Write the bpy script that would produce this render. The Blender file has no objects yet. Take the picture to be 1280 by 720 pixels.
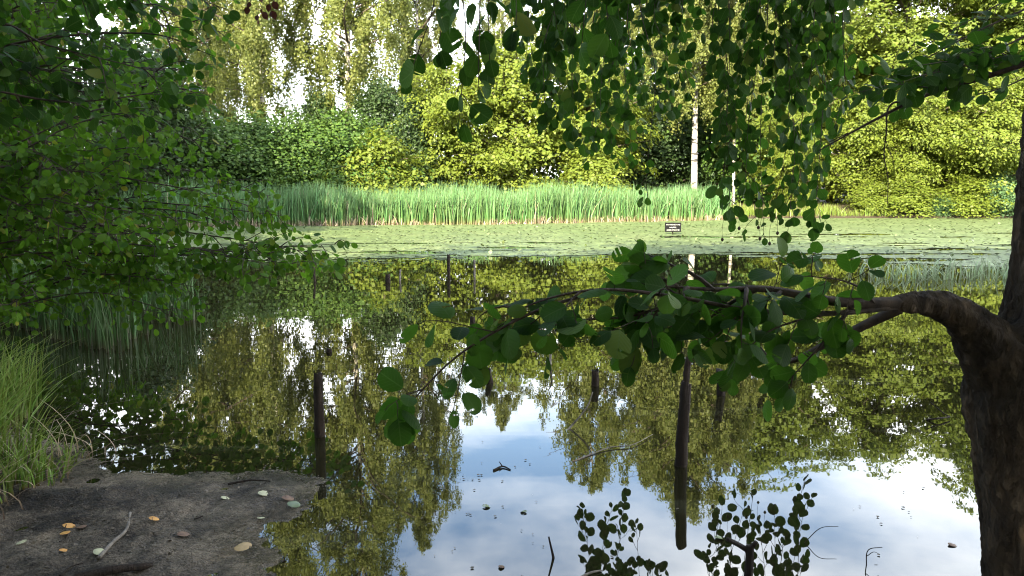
import bpy, math
import numpy as np
from mathutils import Vector
PI = math.pi
R = math.radians
C = bpy.context.scene.collection
sc = bpy.context.scene

# ------------------------------------------------------------------ camera
CAM_Z, F, HORIZON = 1.40, 967.0, 232.0
PITCH = math.atan((360 - HORIZON) / F)
cam = bpy.data.objects.new('camera', bpy.data.cameras.new('camera'))
C.objects.link(cam)
cam.location = (0, 0, CAM_Z)
cam.rotation_euler = (PI / 2 - PITCH, 0, 0)
cam.data.sensor_width = 36
cam.data.lens = 36 * F / 1280
cam.data.clip_start = 0.05
cam.data.clip_end = 2000
sc.camera = cam

# ------------------------------------------------------------------ light
SUN_EL, SUN_AZ = R(31), R(18)          # light travels towards +Y and a little +X
world = bpy.data.worlds.new('World')
sc.world = world
world.use_nodes = True
wn, wl = world.node_tree.nodes, world.node_tree.links
bg = wn['Background']
bg.inputs['Strength'].default_value = 0.14
sky = wn.new('ShaderNodeTexSky')
sky.sky_type = 'NISHITA'
sky.sun_disc = False
sky.sun_elevation = SUN_EL
sky.sun_rotation = R(180) + SUN_AZ
sky.air_density, sky.dust_density, sky.ozone_density = 1.0, 0.6, 1.5
tc = wn.new('ShaderNodeTexCoord')
mp = wn.new('ShaderNodeMapping')
mp.inputs['Scale'].default_value = (1.0, 1.0, 2.6)
mp.inputs['Location'].default_value = (0.35, 0.1, 0.0)
nz = wn.new('ShaderNodeTexNoise')
nz.inputs['Scale'].default_value = 2.3
nz.inputs['Detail'].default_value = 7
nz.inputs['Roughness'].default_value = 0.55
sep = wn.new('ShaderNodeSeparateXYZ')
# clouds bank up towards the horizon and to the right
lowm = wn.new('ShaderNodeMapRange')
lowm.inputs[1].default_value, lowm.inputs[2].default_value = 0.20, 0.33
lowm.inputs[3].default_value, lowm.inputs[4].default_value = 0.34, 0.0
rgt = wn.new('ShaderNodeMapRange')
rgt.inputs[1].default_value, rgt.inputs[2].default_value = 0.10, 0.5
rgt.inputs[3].default_value, rgt.inputs[4].default_value = 0.0, 0.22
ad1 = wn.new('ShaderNodeMath'); ad1.operation = 'ADD'
ad2 = wn.new('ShaderNodeMath'); ad2.operation = 'ADD'
cr = wn.new('ShaderNodeMapRange')
cr.inputs[1].default_value, cr.inputs[2].default_value = 0.50, 0.86
cr.inputs[3].default_value, cr.inputs[4].default_value = 0.0, 0.92
mx = wn.new('ShaderNodeMix'); mx.data_type = 'RGBA'
mx.inputs['B'].default_value = (11.0, 11.2, 11.6, 1)
wl.new(tc.outputs['Generated'], mp.inputs['Vector'])
wl.new(mp.outputs['Vector'], nz.inputs['Vector'])
wl.new(tc.outputs['Generated'], sep.inputs[0])
wl.new(sep.outputs['Z'], lowm.inputs[0])
wl.new(sep.outputs['X'], rgt.inputs[0])
wl.new(nz.outputs[0], ad1.inputs[0]); wl.new(lowm.outputs[0], ad1.inputs[1])
wl.new(ad1.outputs[0], ad2.inputs[0]); wl.new(rgt.outputs[0], ad2.inputs[1])
wl.new(ad2.outputs[0], cr.inputs[0])
wl.new(cr.outputs[0], mx.inputs['Factor'])
wl.new(sky.outputs[0], mx.inputs['A'])
wl.new(mx.outputs['Result'], bg.inputs['Color'])

sun = bpy.data.objects.new('sun', bpy.data.lights.new('sun', 'SUN'))
C.objects.link(sun)
sun.data.energy = 5.0
sun.data.angle = R(0.5)
sun.data.color = (1.0, 0.90, 0.66)
sdir = Vector((math.sin(SUN_AZ) * math.cos(SUN_EL), math.cos(SUN_AZ) * math.cos(SUN_EL), -math.sin(SUN_EL)))
sun.rotation_euler = sdir.to_track_quat('-Z', 'Y').to_euler()
sun.location = (-10, -30, 30)

vs = sc.view_settings
vs.view_transform, vs.look, vs.gamma, vs.use_curve_mapping = 'Standard', 'None', 1.0, False
vs.exposure = 2.42
cy = sc.cycles
cy.max_bounces, cy.diffuse_bounces, cy.glossy_bounces = 7, 4, 3
cy.transmission_bounces, cy.transparent_max_bounces = 4, 4
cy.caustics_reflective = cy.caustics_refractive = False
cy.use_denoising = True
cy.filter_width = 1.1
cy.sample_clamp_indirect = 6.0

# ------------------------------------------------------------------ helpers
def px(x, y, Y):
    """point seen at photo pixel (x, y), standing Y metres ahead"""
    rx, ru = (x - 640) / F, (360 - y) / F
    d = np.array([rx, math.cos(PITCH) + ru * math.sin(PITCH), -math.sin(PITCH) + ru * math.cos(PITCH)])
    return np.array([0, 0, CAM_Z]) + d * (Y / d[1])

def on_water(x, y, z=0.0):
    """point on the level z seen at photo pixel (x, y)"""
    p = px(x, y, 1.0) - np.array([0, 0, CAM_Z])
    return np.array([0, 0, CAM_Z]) + p * ((z - CAM_Z) / p[2])

def nrm(a):
    return a / np.maximum(np.linalg.norm(a, axis=-1, keepdims=True), 1e-9)

def hash2(ix, iy, seed):
    h = (ix.astype(np.int64) * 374761393 + iy.astype(np.int64) * 668265263 + seed * 2147483647) & 0xFFFFFFFF
    h = ((h ^ (h >> 13)) * 1274126177) & 0xFFFFFFFF
    return ((h ^ (h >> 16)) & 0xFFFF) / 65535.0

def vnoise(x, y, seed=0):
    ix, iy = np.floor(x), np.floor(y)
    fx, fy = x - ix, y - iy
    fx, fy = fx * fx * (3 - 2 * fx), fy * fy * (3 - 2 * fy)
    a, b = hash2(ix, iy, seed), hash2(ix + 1, iy, seed)
    c, d = hash2(ix, iy + 1, seed), hash2(ix + 1, iy + 1, seed)
    return (a * (1 - fx) + b * fx) * (1 - fy) + (c * (1 - fx) + d * fx) * fy

def fbm(x, y, seed=0, oct=4):
    s, a, t = 0, 1, 0
    for k in range(oct):
        s = s + a * vnoise(x * 2 ** k, y * 2 ** k, seed + k)
        t += a
        a *= 0.5
    return s / t

class Geo:
    """collects vertices, faces and per-vertex values; build() links ONE mesh object"""
    def __init__(self):
        self.V, self.F, self.A, self.n = [], [], {}, 0
    def add(self, V, faces, **attrs):
        V = np.asarray(V, float).reshape(-1, 3)
        for f in faces:
            self.F.append(np.asarray(f, np.int64) + self.n)
        for k in set(list(self.A) + list(attrs)):
            L = self.A.setdefault(k, [np.zeros(self.n)] if self.n else [])
            L.append(np.broadcast_to(np.asarray(attrs.get(k, 0.0), float), (len(V),)))
        self.V.append(V)
        self.n += len(V)
    def mesh(self, name, mat, smooth=True):
        me = bpy.data.meshes.new(name)
        V = np.concatenate(self.V)
        me.vertices.add(len(V))
        me.vertices.foreach_set('co', V.astype(np.float32).ravel())
        idx = np.concatenate([f.ravel() for f in self.F])
        sizes = np.concatenate([np.full(len(f), f.shape[1]) for f in self.F])
        me.loops.add(len(idx))
        me.loops.foreach_set('vertex_index', idx.astype(np.int32))
        me.polygons.add(len(sizes))
        me.polygons.foreach_set('loop_start', np.concatenate([[0], np.cumsum(sizes)[:-1]]).astype(np.int32))
        me.polygons.foreach_set('use_smooth', np.full(len(sizes), smooth))
        for k, L in self.A.items():
            me.attributes.new(k, 'FLOAT', 'POINT').data.foreach_set('value', np.concatenate(L).astype(np.float32))
        me.update(calc_edges=True)
        me.validate()
        if mat:
            me.materials.append(mat)
        return me
    def build(self, name, mat, parent=None, smooth=True):
        o = bpy.data.objects.new(name, self.mesh(name, mat, smooth))
        C.objects.link(o)
        if parent:
            o.parent = parent
            o.matrix_parent_inverse.identity()
            if parent.type == 'EMPTY':
                o.location = -Vector(parent.location) if parent.rotation_euler.z == 0 else (0, 0, 0)
        return o

def tag(o, label=None, cat=None, group=None, kind=None):
    for k, v in (('label', label), ('category', cat), ('group', group), ('kind', kind)):
        if v:
            o[k] = v
    return o

def empty(name, loc=(0, 0, 0)):
    o = bpy.data.objects.new(name, None)
    C.objects.link(o)
    o.location = loc
    o.empty_display_size = 0.3
    return o

def smooth_path(P, n):
    P = np.asarray(P, float)
    Q = np.vstack([2 * P[0] - P[1], P, 2 * P[-1] - P[-2]])
    t = np.linspace(0, len(P) - 1 - 1e-6, n)
    i = t.astype(int)
    u = (t - i)[:, None]
    a, b, c, d = Q[i], Q[i + 1], Q[i + 2], Q[i + 3]
    return 0.5 * (2 * b + (c - a) * u + (2 * a - 5 * b + 4 * c - d) * u ** 2 + (3 * b - a - 3 * c + d) * u ** 3)

def tube(g, P, rad, sides=6, cap=True, wob=0.0, seed=0, crack=0.0, **attrs):
    P = np.asarray(P, float)
    n = len(P)
    rad = np.broadcast_to(np.asarray(rad, float), (n,))
    T = nrm(np.gradient(P, axis=0))
    up = np.array([0.3, 0.9, 0.1]) if abs(T[0][1]) < 0.8 else np.array([1.0, 0.1, 0.2])
    N = np.zeros((n, 3))
    v = up
    for i in range(n):
        v = v - T[i] * np.dot(v, T[i])
        v = v / max(np.linalg.norm(v), 1e-9)
        N[i] = v
    B = np.cross(T, N)
    a = np.linspace(0, 2 * PI, sides, endpoint=False)
    rr = rad[:, None] * np.ones(sides)
    if wob:
        s = np.concatenate([[0], np.cumsum(np.linalg.norm(np.diff(P, axis=0), axis=1))])
        rr = rr * (1 + wob * (fbm(np.cos(a)[None, :] * 1.6 + s[:, None] * 1.1 / max(rad.max() * 6, .05) + 9,
                                  np.sin(a)[None, :] * 1.6 + s[:, None] * .7 / max(rad.max() * 6, .05) + 5, seed, 3) - 0.5) * 2)
    if crack:
        s = np.concatenate([[0], np.cumsum(np.linalg.norm(np.diff(P, axis=0), axis=1))])
        q = fbm(np.cos(a)[None, :] * 6.5 + s[:, None] * 1.9 + 30, np.sin(a)[None, :] * 6.5 + s[:, None] * 1.3 + 40, seed + 50, 3)
        q2 = vnoise(np.cos(a)[None, :] * 3 + s[:, None] * 9 + 3, np.sin(a)[None, :] * 3 + s[:, None] * 7 + 4, seed + 60)
        rr = rr * (1 - crack * np.clip(1 - np.abs(q - .5) / .07, 0, 1) * (.4 + .6 * q2) + crack * .5 * (q2 - .5))
    V = P[:, None, :] + rr[:, :, None] * (np.cos(a)[None, :, None] * N[:, None, :] + np.sin(a)[None, :, None] * B[:, None, :])
    i = np.arange(n - 1)[:, None] * sides
    j = np.arange(sides)[None, :]
    k = (j + 1) % sides
    faces = [np.stack([i + j, i + k, i + sides + k, i + sides + j], -1).reshape(-1, 4)]
    if cap:
        faces += [np.arange(sides)[::-1][None, :], (np.arange(sides) + (n - 1) * sides)[None, :]]
    g.add(V.reshape(-1, 3), faces, **attrs)

# leaf templates: (along, across, lift) and faces
LEAF_FAR = (np.array([[0, 0, 0], [.45, .42, .10], [1, 0, -.08], [.45, -.42, .10]]), np.array([[0, 1, 2, 3]]))
def make_round_leaf(rows=((0, .03), (.12, .26), (.34, .42), (.6, .45), (.84, .33), (.99, .10)), fold=.16, droop=.16):
    V, Fc = [], []
    for t, w in rows:
        z = -droop * t * t
        notch = -.05 if t > .95 else 0
        V += [[t, w, z + fold * w], [t + notch * 0, 0, z], [t, -w, z + fold * w]]
    V = np.array(V)
    for r in range(len(rows) - 1):
        b = r * 3
        Fc += [[b, b + 1, b + 4, b + 3], [b + 1, b + 2, b + 5, b + 4]]
    return V, np.array(Fc)
LEAF_ALDER = make_round_leaf(((0, .03), (.10, .20), (.30, .36), (.58, .43), (.82, .34), (.99, .09)), .2, .22)
LEAF_FINE = make_round_leaf(((0, .03), (.05, .12), (.10, .22), (.15, .25), (.22, .34), (.28, .355), (.36, .42), (.42, .41), (.50, .455), (.57, .43), (.65, .45), (.72, .395), (.79, .39), (.85, .31), (.91, .27), (.96, .15), (.95, .05)), .18, .26)
LEAF_FINE_CUP = make_round_leaf(((0, .03), (.05, .12), (.10, .23), (.15, .26), (.22, .35), (.28, .36), (.36, .43), (.42, .415), (.50, .45), (.57, .42), (.65, .43), (.72, .37), (.79, .36), (.85, .28), (.91, .24), (.96, .13), (1.0, .04)), -.22, .46)
LEAF_CUP = make_round_leaf(fold=-.22, droop=.3)
LEAF_SMALL = make_round_leaf(((0, .02), (.3, .36), (.68, .34), (1, .03)), .2, .18)

def leaves(g, P, D, N, size, rng, tpl=LEAF_FAR, shade=None):
    n = len(P)
    if not n:
        return
    V, Fc = tpl
    D = nrm(D)
    S = nrm(np.cross(N, D))
    N = np.cross(D, S)
    size = np.broadcast_to(size, (n,))[:, None, None]
    asp = rng.uniform(.85, 1.12, (n, 1, 1))
    W = P[:, None, :] + size * (V[None, :, 0:1] * D[:, None, :] + asp * V[None, :, 1:2] * S[:, None, :] + V[None, :, 2:3] * N[:, None, :])
    m = len(V)
    f = (np.arange(n)[:, None, None] * m + Fc[None]).reshape(-1, Fc.shape[1])
    if Fc.shape[0] > 14:                         # insect-bitten edges on the closest leaves
        f = f[rng.random(len(f)) > .022]
    t = rng.random(n) if shade is None else shade
    g.add(W.reshape(-1, 3), [f], tint=np.repeat(t, m), along=np.tile(V[:, 0], n), across=np.tile(V[:, 1], n))

def rdir(rng, n):
    return nrm(rng.normal(size=(n, 3)))

# ------------------------------------------------------------------ materials
def new_mat(name):
    m = bpy.data.materials.new(name)
    m.use_nodes = True
    return m, m.node_tree.nodes, m.node_tree.links, m.node_tree.nodes['Principled BSDF']

def ramp(nodes, stops):
    r = nodes.new('ShaderNodeValToRGB')
    el = r.color_ramp.elements
    while len(el) < len(stops):
        el.new(0.5)
    for e, (p, c) in zip(el, stops):
        e.position = p
        e.color = (*c, 1)
    return r

def attr(nodes, name):
    a = nodes.new('ShaderNodeAttribute')
    a.attribute_name = name
    return a

def leaf_mat(name, stops, trans=(.10, .16, .02), tw=.35, rough=.5, spec=.3, veins=False):
    m, n, l, p = new_mat(name)
    a = attr(n, 'tint')
    r = ramp(n, stops)
    l.new(a.outputs['Fac'], r.inputs[0])
    col = r.outputs[0]
    if veins:
        al, ac = attr(n, 'along'), attr(n, 'across')
        ab = n.new('ShaderNodeMath'); ab.operation = 'ABSOLUTE'
        l.new(ac.outputs['Fac'], ab.inputs[0])
        s1 = n.new('ShaderNodeMath'); s1.operation = 'MULTIPLY_ADD'
        s1.inputs[1].default_value = -.75
        l.new(ab.outputs[0], s1.inputs[0]); l.new(al.outputs['Fac'], s1.inputs[2])
        s2 = n.new('ShaderNodeMath'); s2.operation = 'MULTIPLY'; s2.inputs[1].default_value = 44
        l.new(s1.outputs[0], s2.inputs[0])
        s3 = n.new('ShaderNodeMath'); s3.operation = 'SINE'
        l.new(s2.outputs[0], s3.inputs[0])
        g1 = n.new('ShaderNodeMapRange'); g1.inputs[1].default_value = .80; g1.inputs[2].default_value = 1.0; g1.inputs[4].default_value = .22
        l.new(s3.outputs[0], g1.inputs[0])
        g2 = n.new('ShaderNodeMapRange'); g2.inputs[1].default_value = .012; g2.inputs[2].default_value = .03
        g2.inputs[3].default_value = .5; g2.inputs[4].default_value = 0
        l.new(ab.outputs[0], g2.inputs[0])
        mxx = n.new('ShaderNodeMath'); mxx.operation = 'MAXIMUM'
        l.new(g1.outputs[0], mxx.inputs[0]); l.new(g2.outputs[0], mxx.inputs[1])
        mm = n.new('ShaderNodeMix'); mm.data_type = 'RGBA'
        mm.inputs['B'].default_value = (.09, .15, .04, 1)
        l.new(mxx.outputs[0], mm.inputs['Factor']); l.new(col, mm.inputs['A'])
        col = mm.outputs['Result']
        bp = n.new('ShaderNodeBump'); bp.inputs['Strength'].default_value = .15; bp.inputs['Distance'].default_value = .003
        l.new(s3.outputs[0], bp.inputs['Height']); l.new(bp.outputs[0], p.inputs['Normal'])
    l.new(col, p.inputs['Base Color'])
    p.inputs['Roughness'].default_value = rough
    p.inputs['Specular IOR Level'].default_value = spec
    t = n.new('ShaderNodeBsdfTranslucent')
    tm = n.new('ShaderNodeMix'); tm.data_type = 'RGBA'
    tm.inputs['Factor'].default_value = .6
    tm.inputs['B'].default_value = (*trans, 1)
    l.new(col, tm.inputs['A']); l.new(tm.outputs['Result'], t.inputs['Color'])
    ms = n.new('ShaderNodeMixShader'); ms.inputs[0].default_value = tw
    l.new(p.outputs[0], ms.inputs[1]); l.new(t.outputs[0], ms.inputs[2])
    l.new(ms.outputs[0], n['Material Output'].inputs['Surface'])
    return m

def bark_mat(name, c1, c2, scale=9, stretch=.25, bump=.6, rough=.85, c3=None):
    m, n, l, p = new_mat(name)
    t = n.new('ShaderNodeTexCoord')
    mp = n.new('ShaderNodeMapping'); mp.inputs['Scale'].default_value = (1, 1, stretch)
    l.new(t.outputs['Object'], mp.inputs[0])
    a = n.new('ShaderNodeTexNoise'); a.inputs['Scale'].default_value = scale; a.inputs['Detail'].default_value = 8; a.inputs['Roughness'].default_value = .65
    v = n.new('ShaderNodeTexVoronoi'); v.feature = 'DISTANCE_TO_EDGE'; v.inputs['Scale'].default_value = scale * 1.7
    l.new(mp.outputs[0], a.inputs['Vector'])
    wp = n.new('ShaderNodeMix'); wp.data_type = 'RGBA'; wp.inputs['Factor'].default_value = .12
    l.new(mp.outputs[0], wp.inputs['A']); l.new(a.outputs['Color'], wp.inputs['B'])
    l.new(wp.outputs['Result'], v.inputs['Vector'])
    stops = [(.33, c1), (.68, c2)] + ([(.8, c3)] if c3 else [])
    r = ramp(n, stops)
    l.new(a.outputs[0], r.inputs[0]); l.new(r.outputs[0], p.inputs['Base Color'])
    mt = n.new('ShaderNodeMath'); mt.operation = 'MINIMUM'; mt.inputs[1].default_value = .18
    l.new(v.outputs['Distance'], mt.inputs[0])
    m2 = n.new('ShaderNodeMath'); m2.operation = 'MULTIPLY_ADD'; m2.inputs[1].default_value = 2.2
    l.new(mt.outputs[0], m2.inputs[0]); l.new(a.outputs[0], m2.inputs[2])
    b = n.new('ShaderNodeBump'); b.inputs['Strength'].default_value = bump; b.inputs['Distance'].default_value = .045
    l.new(m2.outputs[0], b.inputs['Height']); l.new(b.outputs[0], p.inputs['Normal'])
    p.inputs['Roughness'].default_value = rough
    p.inputs['Specular IOR Level'].default_value = .25
    return m

def birch_mat():
    m, n, l, p = new_mat('birch_bark')
    t = n.new('ShaderNodeTexCoord')
    mp = n.new('ShaderNodeMapping'); mp.inputs['Scale'].default_value = (1.6, 1.6, 5)
    l.new(t.outputs['Object'], mp.inputs[0])
    a = n.new('ShaderNodeTexNoise'); a.inputs['Scale'].default_value = 1.5; a.inputs['Detail'].default_value = 5
    l.new(mp.outputs[0], a.inputs['Vector'])
    b = n.new('ShaderNodeTexNoise'); b.inputs['Scale'].default_value = .9; b.inputs['Detail'].default_value = 4
    l.new(t.outputs['Object'], b.inputs['Vector'])
    ad = n.new('ShaderNodeMath'); ad.operation = 'MULTIPLY_ADD'; ad.inputs[1].default_value = .5
    l.new(b.outputs[0], ad.inputs[0]); l.new(a.outputs[0], ad.inputs[2])
    r = ramp(n, [(.60, (.46, .42, .35)), (.78, (.36, .32, .26)), (.84, (.04, .035, .03))])
    l.new(ad.outputs[0], r.inputs[0]); l.new(r.outputs[0], p.inputs['Base Color'])
    p.inputs['Roughness'].default_value = .75
    return m

M = {}
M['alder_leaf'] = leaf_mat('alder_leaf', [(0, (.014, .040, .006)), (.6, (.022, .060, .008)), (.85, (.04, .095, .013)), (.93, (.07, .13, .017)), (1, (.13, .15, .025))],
                           (.06, .17, .012), .38, .6, .09, veins=True)  # same alder foliage as limb_leaf, darkened: shade put into the colour
M['limb_leaf'] = leaf_mat('limb_leaf', [(0, (.015, .045, .006)), (.55, (.026, .074, .009)), (.85, (.055, .125, .015)), (1, (.12, .17, .025))],
                          (.09, .25, .015), .45, .55, .16, veins=True)
M['bush_leaf'] = leaf_mat('bush_leaf', [(0, (.022, .066, .008)), (.5, (.072, .152, .013)), (.975, (.105, .19, .02)), (.985, (.22, .22, .03)), (1, (.30, .26, .03))],
                          (.13, .30, .015), .5, .55, .12)
M['bright_leaf'] = leaf_mat('bright_leaf', [(0, (.10, .14, .016)), (.5, (.135, .175, .022)), (1, (.17, .205, .03))], (.22, .26, .025), .45)
M['oak_leaf'] = leaf_mat('oak_leaf', [(0, (.095, .135, .018)), (.5, (.125, .168, .025)), (1, (.16, .195, .034))], (.20, .25, .025), .45)
M['birch_leaf'] = leaf_mat('birch_leaf', [(0, (.11, .135, .03)), (.5, (.145, .17, .04)), (1, (.19, .20, .055))], (.22, .25, .04), .45)
M['shrub_leaf'] = leaf_mat('shrub_leaf', [(0, (.032, .070, .012)), (.5, (.058, .112, .017)), (1, (.095, .155, .026))], (.08, .14, .02), .34)
M['dark_leaf'] = leaf_mat('dark_leaf', [(0, (.022, .042, .013)), (.6, (.036, .066, .018)), (1, (.055, .09, .024))], (.05, .09, .015), .3)
M['blue_leaf'] = leaf_mat('blue_leaf', [(0, (.05, .10, .04)), (.6, (.08, .15, .055)), (1, (.11, .19, .07))], (.10, .17, .04), .34)
M['red_leaf'] = leaf_mat('red_leaf', [(0, (.05, .016, .014)), (1, (.10, .035, .022))], (.10, .03, .015), .3)
M['bark'] = bark_mat('alder_bark', (.022, .016, .010), (.11, .078, .048), 14, .32, 1.0, .9, (.17, .14, .085))
M['twig'] = bark_mat('twig_bark', (.03, .024, .018), (.085, .06, .042), 30, .5, .3)
M['far_bark'] = bark_mat('far_bark', (.05, .04, .03), (.14, .11, .08), 5, .3, .5)
M['birch'] = birch_mat()
M['post'] = bark_mat('post_wood', (.012, .009, .006), (.042, .027, .017), 26, .08, .7, .8)
M['deadwood'] = bark_mat('dead_wood', (.10, .085, .07), (.26, .23, .19), 30, .15, .4, .8)

def blade_mat(name, base, mid, tip, tw=.3, var=.35):
    """blades of reed or grass: straw coloured foot, green blade (attribute 'along' runs foot to tip)"""
    m, n, l, p = new_mat(name)
    a, t = attr(n, 'along'), attr(n, 'tint')
    r = ramp(n, [(.0, base), (.05, base), (.22, mid), (1, tip)])
    l.new(a.outputs['Fac'], r.inputs[0])
    h = n.new('ShaderNodeHueSaturation')
    mr = n.new('ShaderNodeMapRange'); mr.inputs[3].default_value = 1 - var; mr.inputs[4].default_value = 1 + var
    l.new(t.outputs['Fac'], mr.inputs[0]); l.new(mr.outputs[0], h.inputs['Value'])
    mh = n.new('ShaderNodeMapRange'); mh.inputs[3].default_value = .47; mh.inputs[4].default_value = .52
    l.new(t.outputs['Fac'], mh.inputs[0]); l.new(mh.outputs[0], h.inputs['Hue'])
    l.new(r.outputs[0], h.inputs['Color']); l.new(h.outputs[0], p.inputs['Base Color'])
    p.inputs['Roughness'].default_value = .5
    tr = n.new('ShaderNodeBsdfTranslucent'); l.new(h.outputs[0], tr.inputs['Color'])
    ms = n.new('ShaderNodeMixShader'); ms.inputs[0].default_value = tw
    l.new(p.outputs[0], ms.inputs[1]); l.new(tr.outputs[0], ms.inputs[2])
    l.new(ms.outputs[0], n['Material Output'].inputs['Surface'])
    return m
M['reed'] = blade_mat('reed_blade', (.19, .18, .07), (.088, .18, .05), (.115, .215, .08))
M['straw'] = blade_mat('dead_reed', (.18, .12, .08), (.28, .21, .14), (.34, .28, .19), .3, .5)
M['grass'] = blade_mat('grass_blade', (.16, .11, .035), (.10, .18, .022), (.19, .26, .045))
M['sedge'] = blade_mat('sedge_blade', (.06, .06, .02), (.045, .10, .022), (.07, .14, .035))
M['pale_grass'] = blade_mat('pale_grass', (.16, .2, .09), (.2, .27, .13), (.28, .34, .2))
M['gold_grass'] = blade_mat('gold_grass', (.12, .10, .03), (.10, .145, .02), (.15, .19, .03))

def water_mat():
    m, n, l, p = new_mat('pond_water')
    d = n.new('ShaderNodeBsdfDiffuse'); d.inputs['Color'].default_value = (.013, .012, .005, 1)
    g = n.new('ShaderNodeBsdfGlossy'); g.inputs['Roughness'].default_value = .012; g.inputs['Color'].default_value = (1.0, .985, .93, 1)
    fr = n.new('ShaderNodeFresnel'); fr.inputs['IOR'].default_value = 1.75
    t = n.new('ShaderNodeTexCoord')
    mp = n.new('ShaderNodeMapping'); mp.inputs['Scale'].default_value = (.55, 1.5, 1)
    l.new(t.outputs['Object'], mp.inputs[0])
    a = n.new('ShaderNodeTexNoise'); a.inputs['Scale'].default_value = 1.6; a.inputs['Detail'].default_value = 3
    l.new(mp.outputs[0], a.inputs['Vector'])
    b = n.new('ShaderNodeBump'); b.inputs['Strength'].default_value = .012; b.inputs['Distance'].default_value = .05
    l.new(a.outputs[0], b.inputs['Height'])
    l.new(b.outputs[0], g.inputs['Normal']); l.new(b.outputs[0], fr.inputs['Normal'])
    fm = n.new('ShaderNodeMapping'); fm.inputs['Scale'].default_value = (.5, 2.2, 1); fm.inputs['Rotation'].default_value = (0, 0, .12)
    l.new(t.outputs['Object'], fm.inputs[0])
    fz = n.new('ShaderNodeTexNoise'); fz.inputs['Scale'].default_value = 1.3; fz.inputs['Detail'].default_value = 9; fz.inputs['Roughness'].default_value = .7
    l.new(fm.outputs[0], fz.inputs['Vector'])
    fk = n.new('ShaderNodeMapRange'); fk.inputs[1].default_value = .56; fk.inputs[2].default_value = .80; fk.inputs[4].default_value = .5
    l.new(fz.outputs[0], fk.inputs[0])
    dc = n.new('ShaderNodeMix'); dc.data_type = 'RGBA'
    dc.inputs['A'].default_value = (.013, .012, .005, 1); dc.inputs['B'].default_value = (.11, .115, .07, 1)
    l.new(fk.outputs[0], dc.inputs['Factor']); l.new(dc.outputs['Result'], d.inputs['Color'])
    ms = n.new('ShaderNodeMixShader')
    l.new(fr.outputs[0], ms.inputs[0]); l.new(d.outputs[0], ms.inputs[1]); l.new(g.outputs[0], ms.inputs[2])
    l.new(ms.outputs[0], n['Material Output'].inputs['Surface'])
    return m
M['water'] = water_mat()

def ground_mat():
    m, n, l, p = new_mat('bank_ground')
    t = n.new('ShaderNodeTexCoord')
    a = n.new('ShaderNodeTexNoise'); a.inputs['Scale'].default_value = 5; a.inputs['Detail'].default_value = 9; a.inputs['Roughness'].default_value = .7
    b = n.new('ShaderNodeTexNoise'); b.inputs['Scale'].default_value = 48; b.inputs['Detail'].default_value = 7; b.inputs['Roughness'].default_value = .82
    v = n.new('ShaderNodeTexVoronoi'); v.inputs['Scale'].default_value = 110
    for x in (a, b, v):
        l.new(t.outputs['Object'], x.inputs['Vector'])
    mud = ramp(n, [(.36, (.022, .016, .009)), (.45, (.12, .093, .060)), (.53, (.25, .20, .14)), (.66, (.40, .34, .25))])
    sm = n.new('ShaderNodeMix'); sm.data_type = 'FLOAT'; sm.inputs['Factor'].default_value = .7
    l.new(a.outputs[0], sm.inputs['A']); l.new(b.outputs[0], sm.inputs['B'])
    l.new(sm.outputs['Result'], mud.inputs[0])
    soil = ramp(n, [(.3, (.035, .022, .012)), (.55, (.06, .042, .022)), (.7, (.04, .065, .014))])
    l.new(a.outputs[0], soil.inputs[0])
    at = attr(n, 'mud')
    big = n.new('ShaderNodeTexNoise'); big.inputs['Scale'].default_value = 2.3; big.inputs['Detail'].default_value = 7; big.inputs['Roughness'].default_value = .68
    l.new(t.outputs['Object'], big.inputs['Vector'])
    bw = n.new('ShaderNodeMapRange'); bw.inputs[1].default_value = .44; bw.inputs[2].default_value = .60
    l.new(big.outputs[0], bw.inputs[0])
    peat = ramp(n, [(.40, (.008, .006, .004)), (.50, (.034, .025, .015)), (.60, (.12, .092, .06))])
    l.new(sm.outputs['Result'], peat.inputs[0])
    mud2 = n.new('ShaderNodeMix'); mud2.data_type = 'RGBA'
    l.new(bw.outputs[0], mud2.inputs['Factor']); l.new(peat.outputs[0], mud2.inputs['A']); l.new(mud.outputs[0], mud2.inputs['B'])
    mm = n.new('ShaderNodeMix'); mm.data_type = 'RGBA'
    l.new(at.outputs['Fac'], mm.inputs['Factor']); l.new(soil.outputs[0], mm.inputs['A']); l.new(mud2.outputs['Result'], mm.inputs['B'])
    l.new(mm.outputs['Result'], p.inputs['Base Color'])
    wet = attr(n, 'wet')
    rr = n.new('ShaderNodeMapRange'); rr.inputs[3].default_value = .62; rr.inputs[4].default_value = .08
    p.inputs['Specular IOR Level'].default_value = .35
    l.new(wet.outputs['Fac'], rr.inputs[0])
    rn = n.new('ShaderNodeMath'); rn.operation = 'MULTIPLY_ADD'; rn.inputs[1].default_value = .35
    l.new(b.outputs[0], rn.inputs[0]); l.new(rr.outputs[0], rn.inputs[2])
    l.new(rn.outputs[0], p.inputs['Roughness'])
    ad = n.new('ShaderNodeMath'); ad.operation = 'MULTIPLY_ADD'; ad.inputs[1].default_value = -.5
    l.new(v.outputs['Distance'], ad.inputs[0]); l.new(b.outputs[0], ad.inputs[2])
    bp = n.new('ShaderNodeBump'); bp.inputs['Strength'].default_value = 1; bp.inputs['Distance'].default_value = .035
    l.new(ad.outputs[0], bp.inputs['Height']); l.new(bp.outputs[0], p.inputs['Normal'])
    return m
M['ground'] = ground_mat()

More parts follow.
